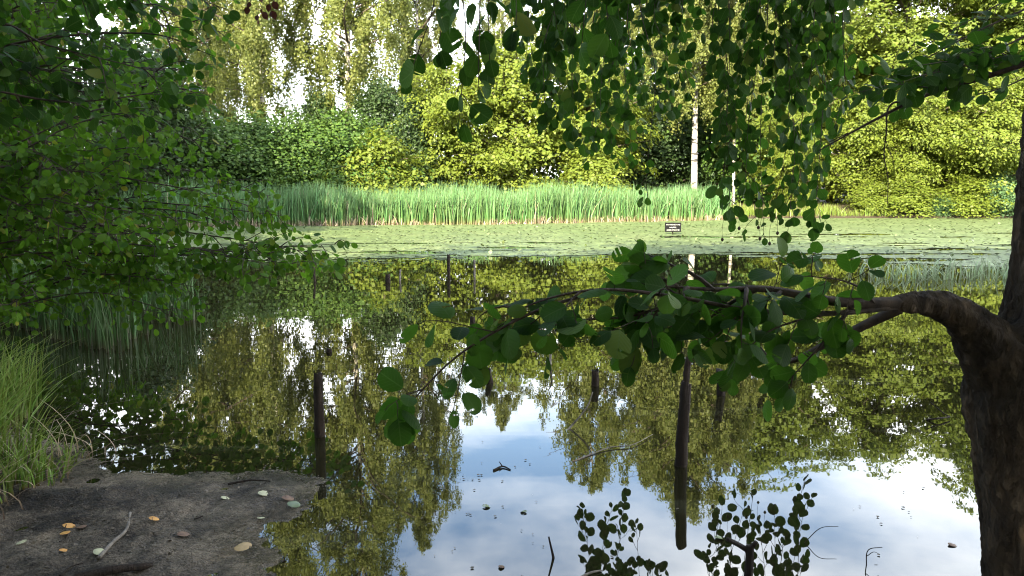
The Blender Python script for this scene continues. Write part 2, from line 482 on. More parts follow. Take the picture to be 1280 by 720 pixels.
def duck_mat():
    m, n, l, p = new_mat('duckweed')
    t = n.new('ShaderNodeTexCoord')
    a = n.new('ShaderNodeTexNoise'); a.inputs['Scale'].default_value = .7; a.inputs['Detail'].default_value = 6; a.inputs['Roughness'].default_value = .6
    v = n.new('ShaderNodeTexVoronoi'); v.inputs['Scale'].default_value = 9; v.inputs['Randomness'].default_value = 1
    b = n.new('ShaderNodeTexNoise'); b.inputs['Scale'].default_value = 28; b.inputs['Detail'].default_value = 4
    for x in (a, v, b):
        l.new(t.outputs['Object'], x.inputs['Vector'])
    r = ramp(n, [(.3, (.066, .095, .03)), (.5, (.098, .128, .046)), (.7, (.14, .16, .065))])
    mf = n.new('ShaderNodeMix'); mf.data_type = 'FLOAT'; mf.inputs['Factor'].default_value = .4
    l.new(a.outputs[0], mf.inputs['A']); l.new(b.outputs[0], mf.inputs['B'])
    l.new(mf.outputs['Result'], r.inputs[0])
    hsv = n.new('ShaderNodeHueSaturation')
    sp = n.new('ShaderNodeSeparateColor'); l.new(v.outputs['Color'], sp.inputs[0])
    mr = n.new('ShaderNodeMapRange'); mr.inputs[3].default_value = .6; mr.inputs[4].default_value = 1.35
    l.new(sp.outputs[0], mr.inputs[0]); l.new(mr.outputs[0], hsv.inputs['Value'])
    l.new(r.outputs[0], hsv.inputs['Color']); l.new(hsv.outputs[0], p.inputs['Base Color'])
    p.inputs['Roughness'].default_value = .42
    p.inputs['Specular IOR Level'].default_value = .5
    bp = n.new('ShaderNodeBump'); bp.inputs['Strength'].default_value = .5; bp.inputs['Distance'].default_value = .02
    l.new(b.outputs[0], bp.inputs['Height']); l.new(bp.outputs[0], p.inputs['Normal'])
    return m
M['duck'] = duck_mat()

def flat_mat(name, c, rough=.6, c2=None, scale=20):
    m, n, l, p = new_mat(name)
    t = n.new('ShaderNodeTexCoord')
    a = n.new('ShaderNodeTexNoise'); a.inputs['Scale'].default_value = scale; a.inputs['Detail'].default_value = 6
    l.new(t.outputs['Object'], a.inputs['Vector'])
    r = ramp(n, [(.35, c), (.7, c2 or tuple(x * 1.3 for x in c))])
    l.new(a.outputs[0], r.inputs[0]); l.new(r.outputs[0], p.inputs['Base Color'])
    p.inputs['Roughness'].default_value = rough
    return m
M['sign_black'] = flat_mat('sign_black', (.007, .007, .008), .85)
M['sign_black'].node_tree.nodes['Principled BSDF'].inputs['Specular IOR Level'].default_value = .1
M['sign_white'] = flat_mat('sign_white', (.50, .50, .48), .7, (.55, .55, .53))
M['orange_leaf'] = flat_mat('orange_leaf', (.42, .19, .035), .55, (.55, .30, .06), 40)
M['tan_leaf'] = flat_mat('tan_leaf', (.36, .24, .10), .6, (.48, .33, .15), 40)
M['pale_leaf'] = flat_mat('pale_leaf', (.36, .36, .20), .55, (.44, .42, .26), 40)
M['brown_leaf'] = flat_mat('brown_leaf', (.10, .05, .025), .6, (.16, .09, .04), 40)
M['green_float'] = flat_mat('green_float', (.10, .14, .06), .4, (.16, .2, .09), 40)
M['debris'] = flat_mat('debris', (.03, .022, .012), .6, (.12, .09, .05), 60)

# ------------------------------------------------------------------ ground and water
POND = np.array([(-.72, 2.3), (-.86, 2.75), (-1.02, 3.0), (-.95, 3.25), (-.93, 3.45), (-1.1, 3.62), (-1.5, 3.66), (-2.0, 3.70), (-2.35, 3.90), (-3.0, 4.6), (-4.2, 5.6), (-5.6, 6.6), (-7.5, 8.5),
                 (-10.5, 12), (-12.5, 18), (-14, 23), (-12.5, 26), (-8.3, 27.2), (0, 29), (6, 31.2), (10, 33), (15, 33.5), (23, 33.2),
                 (26, 28), (20, 18), (11, 9), (6, 4.6), (3.2, 2.6), (1.6, 2.3), (.4, 2.2)])
def pond_sd(x, y):
    d = np.full(x.shape, 1e9)
    inside = np.zeros(x.shape, bool)
    n = len(POND)
    for i in range(n):
        a, b = POND[i], POND[(i + 1) % n]
        e = b - a
        t = np.clip(((x - a[0]) * e[0] + (y - a[1]) * e[1]) / (e @ e), 0, 1)
        d = np.minimum(d, np.hypot(x - a[0] - t * e[0], y - a[1] - t * e[1]))
        cond = ((a[1] > y) != (b[1] > y)) & (x < (b[0] - a[0]) * (y - a[1]) / (b[1] - a[1] + 1e-12) + a[0])
        inside ^= cond
    return np.where(inside, d, -d)          # positive in the pond

def ground_z(x, y):
    sd = pond_sd(x, y)
    sd = sd + (fbm(x * 2.2, y * 2.2, 3, 4) - .5) * .34 + (fbm(x * 11, y * 16, 7, 4) - .5) * .16
    near = np.clip(1 - np.hypot(x + 1.0, y - 2.6) / 5, 0, 1)
    slope = .10 + .10 * (1 - near)
    out = np.minimum(-sd * np.where(near > .3, .045, slope), .10 + .4 * (1 - near))
    bumps = ((fbm(x * 4.5, y * 4.5, 11, 5) - .5) * .095 + (fbm(x * 22, y * 22, 15, 3) - .5) * .03) * np.clip(near * 2, .3, 1)
    land = np.maximum(out, 0) + bumps * np.clip(-sd * 3, 0, 1) + .004
    far = np.clip((np.hypot(x, y - 15) - 45) / 60, 0, 1)
    return np.where(sd > 0, -np.minimum(.5, .22 * sd), land + far * 2.0), sd, near

n = 420
u = np.linspace(-1, 1, n)
sx = -1.4 + .75 * np.sinh(5.9 * u)
sy = 3.2 + .75 * np.sinh(5.9 * u)
gx, gy = np.meshgrid(sx, sy)
gz, gsd, gnear = ground_z(gx.ravel(), gy.ravel())
g = Geo()
i, j = np.meshgrid(np.arange(n - 1), np.arange(n - 1))
k = (j * n + i).ravel()
g.add(np.stack([gx.ravel(), gy.ravel(), gz], -1), [np.stack([k, k + 1, k + n + 1, k + n], -1)],
      mud=np.clip(gnear * 2.2, 0, 1), wet=np.clip(1.1 + gsd * 2.2, 0, 1) * (gnear > 0))
tag(g.build('ground', M['ground']), kind='structure')
g = Geo()
g.add([(-60, -30, 0), (60, -30, 0), (60, 60, 0), (-60, 60, 0)], [np.array([[0, 1, 2, 3]])])
tag(g.build('water', M['water']), kind='structure')

def gz_at(x, y):
    return float(ground_z(np.array([float(x)]), np.array([float(y)]))[0][0])

# duckweed: one floating mat over the far half, its near rim ragged and broken
def duck_edge(x):
    return np.interp(x, [-14, -9, -5, -2, 0, 2, 4, 6, 7.2, 8.5, 10, 16], [14.2, 14.2, 14.4, 15.0, 15.6, 15.9, 15.9, 15.0, 14.0, 13.3, 13.0, 12.5])
g = Geo()
ys = np.concatenate([np.arange(12.0, 18, .07), np.arange(18, 24, .14), np.arange(24, 34.5, .3)])
xs = np.arange(-15, 26, .16)
X, Y = np.meshgrid(xs, ys)
rng = np.random.default_rng(5)
Xj = X + rng.uniform(-.06, .06, X.shape)
Yj = Y + rng.uniform(-.02, .02, Y.shape)
nx = len(xs)
cx, cyy = (X[:-1, :-1] + X[1:, 1:]) / 2, (Y[:-1, :-1] + Y[1:, 1:]) / 2
e = cyy - duck_edge(cx) - (fbm(cx * .8, cyy * 1.6, 21, 4) - .5) * 1.5 - (vnoise(cx * 5, cyy * 9, 23) - .5) * .7
hole = fbm(cx * .42 + 4, cyy * 1.7, 31, 4)
keep = (e > 0) & (pond_sd(cx, cyy) > -.3) & ~((hole > .64) & (cx > 4.0) & (cyy < 23)) & ~((hole > .70) & (cyy < 20))
scatter = (e > -1.6) & (e <= 0) & (vnoise(cx * 4, cyy * 7, 41) + (e / 1.6) * .55 > .72) & (cx > -9)
keep |= scatter
jj, ii = np.nonzero(keep)
k = jj * nx + ii
zz = .004 + vnoise(Xj.ravel() * 8, Yj.ravel() * 8, 3) * .006
g.add(np.stack([Xj.ravel(), Yj.ravel(), zz], -1), [np.stack([k, k + 1, k + nx + 1, k + nx], -1)])
# single floating leaves standing a little proud
m_ = 9000
fx = rng.uniform(-14, 22, m_); fy = 13 + 20 * rng.random(m_) ** 1.5
ok = (fy > duck_edge(fx) - 1.2 * rng.random(m_)) & (pond_sd(fx, fy) > 0)
fx, fy = fx[ok], fy[ok]
D = np.stack([rng.normal(size=len(fx)), rng.normal(size=len(fx)), rng.uniform(-.05, .35, len(fx))], -1)
P = np.stack([fx, fy, np.full(len(fx), .014)], -1)
leaves(g, P, D, np.tile([0, 0, 1.0], (len(fx), 1)), rng.uniform(.05, .12, len(fx)), rng)
tag(g.build('duckweed', M['duck']), 'pale green mat of duckweed floating on the far half of the pond', 'duckweed', kind='stuff')

# ------------------------------------------------------------------ blades
def blades(g, P, H, rng, width=.012, lean=.25, seg=4, wind=(0, 0)):
    n = len(P)
    az = rng.uniform(0, 2 * PI, n)
    L = np.stack([np.cos(az), np.sin(az), np.zeros(n)], -1) * (rng.random(n) ** 1.5 * lean * 2)[:, None] + np.array([wind[0], wind[1], 0])
    fa = rng.uniform(0, 2 * PI, n)
    S = np.stack([np.cos(fa), np.sin(fa), np.zeros(n)], -1)
    t = np.linspace(0, 1, seg + 1)
    V = np.zeros((n, seg + 1, 2, 3))
    for q, tt in enumerate(t):
        c = P + np.array([0, 0, 1.0]) * (H * (tt - .12 * tt * tt * np.linalg.norm(L, axis=1)))[:, None] + L * (H * tt ** 2.2)[:, None]
        w = (width * (1 - tt ** 2.5) + .0008) * np.ones(n)
        V[:, q, 0] = c - S * w[:, None]
        V[:, q, 1] = c + S * w[:, None]
    m = (seg + 1) * 2
    b = np.arange(n)[:, None] * m
    q = np.arange(seg)[None, :] * 2
    f = np.stack([b + q, b + q + 1, b + q + 3, b + q + 2], -1).reshape(-1, 4)
    g.add(V.reshape(-1, 3), [f], tint=np.repeat(rng.random(n), m), along=np.tile(np.repeat(t, 2), n))

rng = np.random.default_rng(8)
far_x = [-14, -8.3, 0, 6, 10, 15, 23]
far_y = [26.0, 27.2, 29, 31.2, 33, 33.5, 33.2]
def reed_bed(n, depth, h0, h1, x0, x1, off=-.5):
    x = rng.uniform(x0, x1, n)
    y = np.interp(x, far_x, far_y) + off + depth * rng.random(n) ** 1.2 + (vnoise(x * 1.3, x * 0, 5) - .5) * .7
    return np.stack([x, y, np.full(n, -.05)], -1), rng.uniform(h0, h1, n) * (.78 + .32 * vnoise(x * .7, y * .7, 9) + .1 * vnoise(x * 3, y * 3, 19)) * np.interp(x, [-9, 0, 9], [1.06, 1.0, .93])
g = Geo()
P, H = reed_bed(15000, 3.8, .95, 1.58, -13.5, 9.0)
blades(g, P, H, rng, .017, .2, 4, (.05, 0))
P, H = reed_bed(900, 3.0, .9, 1.6, -13.5, 9.0)
blades(g, P, H, rng, .014, .75, 5, (.08, -.03))
P, H = reed_bed(700, 3.0, 1.3, 1.72, -13.5, 9.0)
blades(g, P, H, rng, .011, .16, 4, (.05, 0))
tag(g.build('reed_bed', M['reed']), 'band of tall blue green reeds along the far shore', 'reeds', kind='stuff')
g = Geo()
P, H = reed_bed(2200, .8, .12, .5, -13.5, 9.2, -.65)
H = H * (.2 + 1.3 * vnoise(P[:, 0] * 1.1, P[:, 1] * .3, 77) ** 1.5)
blades(g, P, H, rng, .02, .5, 3)
P, H = reed_bed(420, 1.6, .7, 1.35, -13.5, 9.0, -.55)
blades(g, P, H, rng, .010, .35, 4)
tag(g.build('dead_reeds', M['straw']), 'straw coloured dead reed stalks at the foot of the reed band', 'reeds', kind='stuff')
g = Geo()
x = np.concatenate([rng.uniform(9.5, 16.3, 2600), rng.uniform(9.3, 25, 3200)])
P = np.stack([x, np.interp(x, far_x, far_y) + .3 + rng.random(5800) * 2.2, np.full(5800, .05)], -1)
blades(g, P, np.concatenate([rng.uniform(.3, .8, 2600), rng.uniform(.2, .4, 3200)]) * (.2 + 1.0 * vnoise(x * .8, x, 3)), rng, .016, .3, 3)
tag(g.build('bank_grass', M['gold_grass']), 'yellow green grass on the sunny far bank right of the reeds', 'grass', kind='stuff')
g = Geo()
x = rng.uniform(5.4, 9.2, 420); y = 11.3 + rng.random(420) * 1.3 + (x - 5.4) * .1
P = np.stack([x, y, np.full(420, -.02)], -1)
blades(g, P, rng.uniform(.12, .34, 420), rng, .009, .8, 4)
tag(g.build('water_grass', M['pale_grass']), 'pale thin grass growing out of the water on the right', 'grass', kind='stuff')
# sedge in the shallows on the left
g = Geo()
x = rng.uniform(-7.0, -3.3, 3000); y = 6.3 + (-x - 3.3) * .75 + rng.random(3000) * 2.0
kp = vnoise(x * 2.5, y * 2.5, 51) > .32
x, y = x[kp], y[kp]
blades(g, np.stack([x, y, np.full(len(x), -.03)], -1), rng.uniform(.3, .75, len(x)), rng, .006, .28, 4)
tag(g.build('sedge', M['sedge']), 'dark green sedge standing in the shallows under the left bushes', 'sedge', kind='stuff')
# grass on the bank at the left
g = Geo()
N_ = 9000
x = rng.uniform(-4.6, -1.95, N_); y = rng.uniform(2.5, 4.9, N_)
d = (x + 1.85) + .55 * (4.0 - y) * .3
dens = fbm(x * 2.4, y * 2.4, 61, 3)
kp = (x < -2.12 - .30 * np.abs(y - 3.5) - .5 * (y > 3.9)) & (dens + np.clip((-1.95 - x) * .5, 0, .5) > .48)
x, y = x[kp], y[kp]
z = ground_z(x, y)[0]
edge = np.clip((-1.85 - x) / .8, .35, 1)
blades(g, np.stack([x, y, np.maximum(z, -.05) - .01], -1), rng.uniform(.2, .5, len(x)) * edge * (.7 + .6 * vnoise(x * 3, y * 3, 5)), rng, .0042, .55, 5, (.12, -.03))
tag(g.build('bank_grass', M['grass']), 'long green grass clump on the bank beside the mud', 'grass', kind='stuff')
g = Geo()
N_ = 130
x = -2.1 - rng.random(N_) ** 1.3 * .8; y = rng.uniform(3.0, 4.0, N_)
blades(g, np.stack([x, y, np.maximum(ground_z(x, y)[0], -.02)], -1), rng.uniform(.10, .30, N_), rng, .0022, 1.3, 6, (.25, -.10))
tag(g.build('dry_grass', M['straw']), 'dry straw grass stems at the foot of the green clump', 'grass', kind='stuff')

# ------------------------------------------------------------------ far trees
def prof_round(h): return np.sqrt(np.clip(1 - ((h - .45) / .6) ** 2, 0, 1))
def prof_cone(h): return np.clip(1.05 - h, .05, 1) ** .75
def prof_birch(h): return np.clip(np.sin(PI * np.clip(h * .85 + .12, 0, 1)), .08, 1) ** .8
def prof_bush(h): return np.sqrt(np.clip(1 - h ** 2.2, .02, 1))

def crown_geo(seed, H, Rad, base, style, nl, prof, leaf):
    """foliage and wood of one tree standing at the origin; base = height where the crown starts"""
    rng = np.random.default_rng(seed)
    fo, wd = Geo(), Geo()
    bend = rng.normal(size=2) * H * .02
    tp = lambda z: np.array([bend[0] * math.sin(z / H * 3), bend[1] * math.sin(z / H * 2.2), z])
    ph = rng.uniform(0, 2 * PI, 5)
    for q in range(nl):
        h = (q + rng.random()) / nl
        h = h ** .85
        az = q * 2.39996 + rng.normal() * .35
        lump = 1 + .27 * math.sin(az * 2 + ph[0] + h * 5) + .22 * math.sin(az * 3 + ph[1] - h * 9)
        ln = Rad * prof(np.array(h)) * lump * rng.uniform(.62, 1.1)
        ln = max(float(ln), .25)
        zc = base + (H - base) * h
        rise = ln * (.15 + .5 * h) if style != 'shrub' else ln * .25
        s = tp(max(zc - rise, .15))
        out = np.array([math.cos(az), math.sin(az), 0])
        e = tp(0) * 0 + s + out * ln + np.array([0, 0, rise])
        mid = s * .5 + e * .5 + np.array([0, 0, ln * .08]) + rng.normal(size=3) * ln * .05
        path = smooth_path([s, mid, e], 6)
        tube(wd, path, np.linspace(.018 + .012 * ln, .006, 6), 4, False)
        if style in ('layer', 'shrub'):
            ns = int(2 + ln * (1.9 if style == 'layer' else 2.2))
            t = rng.uniform(.25, 1.03, ns)
            c = s + (e - s) * t[:, None] + np.array([0, 0, ln * .08])
            side = np.cross(out, [0, 0, 1.0])
            c = c + side * (rng.normal(size=ns) * .30 * ln * t)[:, None] + np.array([0, 0, 1]) * (rng.normal(size=ns) * .16 * (1 + .15 * ln))[:, None]
            rad = rng.uniform(.42, .95, ns) * (1 if style == 'layer' else .75)
            npl = 76 if style == 'layer' else 70
            ctr = np.repeat(c, npl, 0); rr = np.repeat(rad, npl)
            a = rng.uniform(0, 2 * PI, len(ctr)); r = rr * np.sqrt(rng.random(len(ctr)))
            up = np.array([0, 0, 1.0]) + out * (.5 if style == 'layer' else .7)
            up = up / np.linalg.norm(up)
            t1 = nrm(np.cross(up, [0.3, 0.7, .1])); t2 = np.cross(up, t1)
            rad_v = np.cos(a)[:, None] * t1 + np.sin(a)[:, None] * t2
            thick = .07 if style == 'layer' else .28
            Pp = ctr + rad_v * r[:, None] - np.array([0, 0, 1.0]) * (.35 * r * r / rr)[:, None] + rng.normal(size=ctr.shape) * thick
            D = rad_v + np.array([0, 0, -.35]) + rng.normal(size=ctr.shape) * .4
            Nn = up + out * .25 + rng.normal(size=ctr.shape) * (.3 if style == 'layer' else .6)
            leaves(fo, Pp, D, Nn, rng.uniform(.5, 1.45, len(Pp)) * leaf, rng)
        else:                                   # weeping strands of a birch
            nc = int(2 + ln * 1.25)
            ns = nc * 6
            t = np.repeat(rng.uniform(.2, 1.0, nc), 6) + rng.normal(size=ns) * .03
            side = np.cross(out, [0, 0, 1.0])
            c = s + (e - s) * t[:, None] + side * (np.repeat(rng.normal(size=nc), 6) * .24 * ln * t)[:, None] + rng.normal(size=(ns, 3)) * .13
            L = np.repeat(rng.uniform(.6, 2.0, nc), 6) * rng.uniform(.5, 1.1, ns) * (1.15 - .5 * h)
            L = np.minimum(L, np.maximum(c[:, 2] - 1.2, .3))
            npl = 42
            ctr = np.repeat(c, npl, 0)
            f = rng.random(len(ctr)); LL = np.repeat(L, npl)
            sway = np.repeat(rng.normal(size=(ns, 3)) * .16 + out * .22, npl, 0)
            Pp = ctr + np.array([0, 0, -1.0]) * (f * LL)[:, None] + sway * (np.sqrt(f) * LL)[:, None] * .7 + rng.normal(size=ctr.shape) * (.05 + .05 * f)[:, None]
            D = rng.normal(size=ctr.shape) * .6 + np.array([0, 0, -.9])
            Nn = out + rng.normal(size=ctr.shape) * .8 + np.array([0, 0, .4])
            leaves(fo, Pp, D, Nn, rng.uniform(.5, 1.45, len(Pp)) * leaf, rng)
    return fo, wd, tp

PROTO = {}
def proto(kind, seed):
    key = (kind, seed)
    if key in PROTO:
        return PROTO[key]
    spec = {  # H, R, base, style, limbs, profile, leaf, leaf material, bark, trunk radius
        'maple': (7.5, 3.3, .35, 'layer', 60, prof_round, .155, 'bright_leaf', 'far_bark', .13),
        'oak': (14.0, 4.4, .6, 'layer', 84, prof_round, .175, 'oak_leaf', 'far_bark', .22),
        'birch': (20.0, 3.5, 4.4, 'weep', 92, prof_birch, .098, 'birch_leaf', 'birch', .15),
        'weeper': (15.0, 3.2, 2.6, 'weep', 90, prof_birch, .092, 'birch_leaf', 'birch', .13),
        'highbirch': (15.0, 3.0, 5.2, 'weep', 80, prof_birch, .105, 'birch_leaf', 'birch', .15),
        'shrub': (4.6, 2.3, .2, 'shrub', 55, prof_bush, .12, 'shrub_leaf', 'far_bark', .05),
        'dark': (7.5, 2.6, .5, 'shrub', 70, prof_bush, .15, 'dark_leaf', 'far_bark', .12),
        'bluebush': (2.2, 2.1, .1, 'shrub', 34, prof_bush, .11, 'blue_leaf', 'far_bark', .03),
        'goldbush': (2.4, 1.5, .1, 'layer', 26, prof_bush, .12, 'bright_leaf', 'far_bark', .03),
    }[kind]
    H, Rd, base, style, nl, prof, leaf, lm, bm, tr = spec
    fo, wd, tp = crown_geo(seed, H, Rd, base, style, nl, prof, leaf)
    zz = np.linspace(-.3, H * .97, 26)
    tg = Geo()
    tube(tg, np.array([tp(z) for z in zz]), tr * (1 - .9 * (zz / H).clip(0, 1)) + .012, 9, True, .12, seed)
    PROTO[key] = (fo.mesh('crown', M[lm]), tg.mesh('trunk', M[bm]), wd.mesh('limbs', M[bm] if bm != 'birch' else M['far_bark']), H)
    return PROTO[key]

def tree(name, label, pxx, Y, kind, seed, height, wide=1.0, rot=None, group=None, cat='tree', X=None):
    me_c, me_t, me_l, H = proto(kind, seed)
    X = (pxx - 640) / F * Y * 1.0 if X is None else X
    t = empty(name, (X, Y, max(gz_at(X, Y), 0) - .03))
    s = height / H
    t.scale = (s * wide, s * wide, s)
    t.rotation_euler = (0, 0, (seed * 1.7 + (pxx or X) * .37) % 6.28 if rot is None else rot)
    tag(t, label, cat, group)
    for nm, me in (('trunk', me_t), ('crown', me_c), ('limbs', me_l)):
        o = bpy.data.objects.new(nm, me)
        C.objects.link(o)
        o.parent = t
    return t

GB, GS, GM, GO = 'birches beyond the reeds', 'shrubs behind the reeds', 'bright broadleaf trees on the far shore', 'tall trees on the right far shore'
FAR_TREES = [
    ('birch_tree', 'slender pale birch trunk nearest the left bush, far shore', 235, 39, 'birch', 1, 19, .9, GB),
    ('birch_tree', 'thin birch between the bush edge and the black and white trunk', 282, 43, 'birch', 2, 20, .8, GB),
    ('birch_tree', 'tall birch with straight black and white trunk left of the sky gap', 331, 37, 'birch', 1, 20.5, .95, GB),
    ('birch_tree', 'tall birch with light brown trunk rising in the middle of the sky gap', 437, 38, 'birch', 2, 21.5, 1.0, GB),
    ('birch_tree', 'drooping birch at the right edge of the white sky gap', 520, 42, 'birch', 1, 19, .85, GB),
    ('birch_tree', 'sparse distant birch peeping over the bright maples', 628, 50, 'birch', 2, 14.5, .9, GB),
    ('birch_tree', 'weeping birch just left of the white trunks', 760, 42, 'weeper', 3, 15.5, 1.0, GB),
    ('birch_tree', 'birch with the clear white trunk above the sign', 866, 36.5, 'highbirch', 4, 14.8, 1.0, GB),
    ('birch_tree', 'smaller white trunked birch at the right end of the reeds', 915, 37.5, 'highbirch', 4, 12.5, .62, GB),
    ('birch_tree', 'weeping birch standing behind the two white trunks', 820, 45, 'weeper', 4, 16.5, 1.1, GB),
    ('shrub', 'dull green shrub behind the reeds, next to the left bush', 262, 31.5, 'shrub', 5, 3.5, 1.4, GS),
    ('shrub', 'rounded green shrub below the black and white birch trunk', 322, 32.5, 'shrub', 6, 3.6, 1.4, GS),
    ('shrub', 'green shrub midway between the two tall birch trunks', 378, 33, 'shrub', 5, 3.6, 1.35, GS),
    ('shrub', 'wide green shrub below the light brown birch trunk', 432, 33.5, 'shrub', 6, 3.8, 1.4, GS),
    ('dark_bush', 'dark leafy bush rising at the foot of the sky gap', 402, 37, 'dark', 7, 5.0, .9, GS),
    ('dark_bush', 'dark tall bush left of the bright maples', 478, 36, 'dark', 7, 5.4, .95, GS),
    ('dark_bush', 'darkest bush under the right edge of the sky gap', 515, 34.5, 'dark', 8, 4.8, .9, GS),
    ('golden_bush', 'small yellow green bush at the top of the reeds by the dark bushes', 478, 32.3, 'goldbush', 9, 2.9, 1.0, GS),
    ('golden_bush', 'low bright bush peeping over the reeds near the sign', 735, 33.5, 'goldbush', 9, 2.3, 1.2, GS),
    ('maple_tree', 'bright yellow green maple, leftmost of the layered ones', 562, 35.0, 'maple', 10, 6.2, .85, GM),
    ('maple_tree', 'bright layered maple in the middle of the far shore', 645, 35.5, 'maple', 11, 7.3, 1.0, GM),
    ('maple_tree', 'bright maple below the dense hanging leaves', 735, 36, 'maple', 10, 6.6, .95, GM),
    ('dark_bush', 'dark undergrowth bush in the shade below the white trunks', 812, 41, 'dark', 8, 6.0, 1.2, GS),
    ('shrub', 'leafy undergrowth bush right of the second white trunk', 945, 40, 'shrub', 5, 6.0, 1.0, GS),
    ('shrub', 'leafy undergrowth bush seen right behind the clear white trunk', 880, 43, 'shrub', 6, 6.5, 1.0, GS),
    ('broadleaf_tree', 'tall leafy tree just right of the white birch trunks', 965, 41, 'oak', 12, 14.2, .9, GO),
    ('broadleaf_tree', 'tall leafy tree behind the end of the bare twig', 1035, 44, 'oak', 13, 14.5, .95, GO),
    ('broadleaf_tree', 'tall leafy tree behind the thin slanting branch', 1115, 41, 'oak', 12, 13.4, 1.0, GO),
    ('broadleaf_tree', 'tall leafy tree at the upper right beside the near trunk', 1200, 43, 'oak', 13, 13.8, 1.0, GO),
    ('broadleaf_tree', 'tall leafy tree partly hidden by the near trunk', 1268, 39, 'oak', 12, 15.0, .9, GO),
    ('broadleaf_tree', 'tall leafy tree right of the near trunk', 1360, 40, 'oak', 13, 14, 1.0, GO),
    ('maple_tree', 'low bright tree overhanging the right far bank by the golden grass', 1075, 37, 'maple', 11, 5.4, .95, GM),
    ('maple_tree', 'low bright tree over the reddish bank under the hanging twig', 1140, 35.8, 'maple', 10, 5.2, .85, GM),
    ('maple_tree', 'bright spreading tree over the right bank beside the near trunk', 1215, 35.5, 'maple', 11, 6.0, 1.0, GM),
    ('maple_tree', 'bright tree right of the near trunk on the far bank', 1300, 35.5, 'maple', 10, 6.2, 1.0, GM),
    ('maple_tree', 'small bright tree at the right end of the reed band', 985, 36.5, 'maple', 10, 4.4, .8, GM),
    ('bluish_bush', 'low bluish green bush at the water by the near trunk', 1246, 34.2, 'bluebush', 14, 1.5, .9, GS),
    ('golden_bush', 'low yellow green bush on the far bank where the golden grass ends', 1128, 34.4, 'goldbush', 9, 1.5, 1.4, GS),
    ('golden_bush', 'small yellow green bush on the far bank left of the hanging twig', 1088, 34.8, 'goldbush', 9, 1.3, 1.2, GS),
    ('golden_bush', 'yellow green bush at the far waterline between the two bluish bushes', 1206, 34.2, 'goldbush', 9, 1.5, 1.5, GS),
    ('bluish_bush', 'flat bluish bush at the water below the bright spreading tree', 1172, 34.1, 'bluebush', 14, .7, 1.2, GS),
]
for i, (nm, lb, pxx, Y, kind, seed, h, w, gr) in enumerate(FAR_TREES):
    tree(nm, lb, pxx, Y, kind, seed, h, w, None, gr, 'bush' if 'bush' in nm or 'shrub' in nm else 'tree')
# left bank, seen through the left bush; they shade the left end of the far shore
GL = 'trees along the left bank'
for lb, X, Y, kind, seed, h, w in [
        ('dark leafy tree behind the left bush, standing nearest the reeds', -14.0, 28.5, 'dark', 8, 6.0, 1.2),
        ('dark leafy tree on the left bank behind the middle of the left bush', -16.5, 25.5, 'dark', 7, 8, 1.2),
        ('dark leafy tree on the left bank, hidden low behind the left bush', -16.0, 20.0, 'dark', 8, 10, 1.1),
        ('tall leafy tree on the left bank behind the left bush', -17.0, 14.0, 'oak', 13, 15, .95),
        ('tall leafy tree on the left bank closest to the left bush', -14.0, 8.5, 'oak', 12, 14, .9),
        ('tall leafy tree far back on the left bank', -21.5, 22.0, 'oak', 12, 17, 1.0)]:
    tree('bank_tree', lb, None, Y, kind, seed, h, w, None, GL, 'tree', X)
# the bank behind the viewer
GN = 'shade trees on the near bank'
for lb, X, Y, kind, seed, h, w in [
        ('shade tree on the near bank, behind the viewer and to the left', -7.5, -4.5, 'oak', 13, 13.0, 1.05),
        ('shade tree on the near bank, straight behind the viewer', -2.2, -5.5, 'oak', 12, 13.5, 1.1),
        ('shade tree on the near bank, behind the viewer and to the right', 4.0, -5.0, 'oak', 13, 13.0, 1.1),
        ('shade tree on the near bank, furthest to the right', 10.5, -3.5, 'oak', 12, 12.5, 1.0),
        ('shade tree on the near bank, furthest to the left', -12.5, -1.0, 'oak', 12, 12.5, 1.0)]:
    tree('shade_tree', lb, None, Y, kind, seed, h, w, None, GN, 'tree', X)

# distant wood closing the view behind
rng = np.random.default_rng(77)
g = Geo()
for q in range(330):
    x = rng.uniform(-60, 62); y = rng.uniform(50, 66)
    t_ = (x / y * F + 640)
    top = np.interp(t_, [-400, 0, 250, 300, 560, 600, 700, 760, 1300, 1800], [11, 9, 7, 3.6, 3.6, 5, 6, 9.5, 10.5, 11])
    c = np.array([x, y, rng.uniform(.5, top)])
    m_ = 150
    P = c + rng.normal(size=(m_, 3)) * np.array([1.3, 1.3, .9])
    P[:, 2] = np.maximum(P[:, 2], .1)
    leaves(g, P, rdir(rng, m_), np.array([0, -.5, 1.0]) + rng.normal(size=(m_, 3)) * .6, rng.uniform(.25, .45, m_), rng)
tag(g.build('distant_woods', M['dark_leaf']), 'dark woodland mass far behind the shore trees', 'woods', kind='stuff')

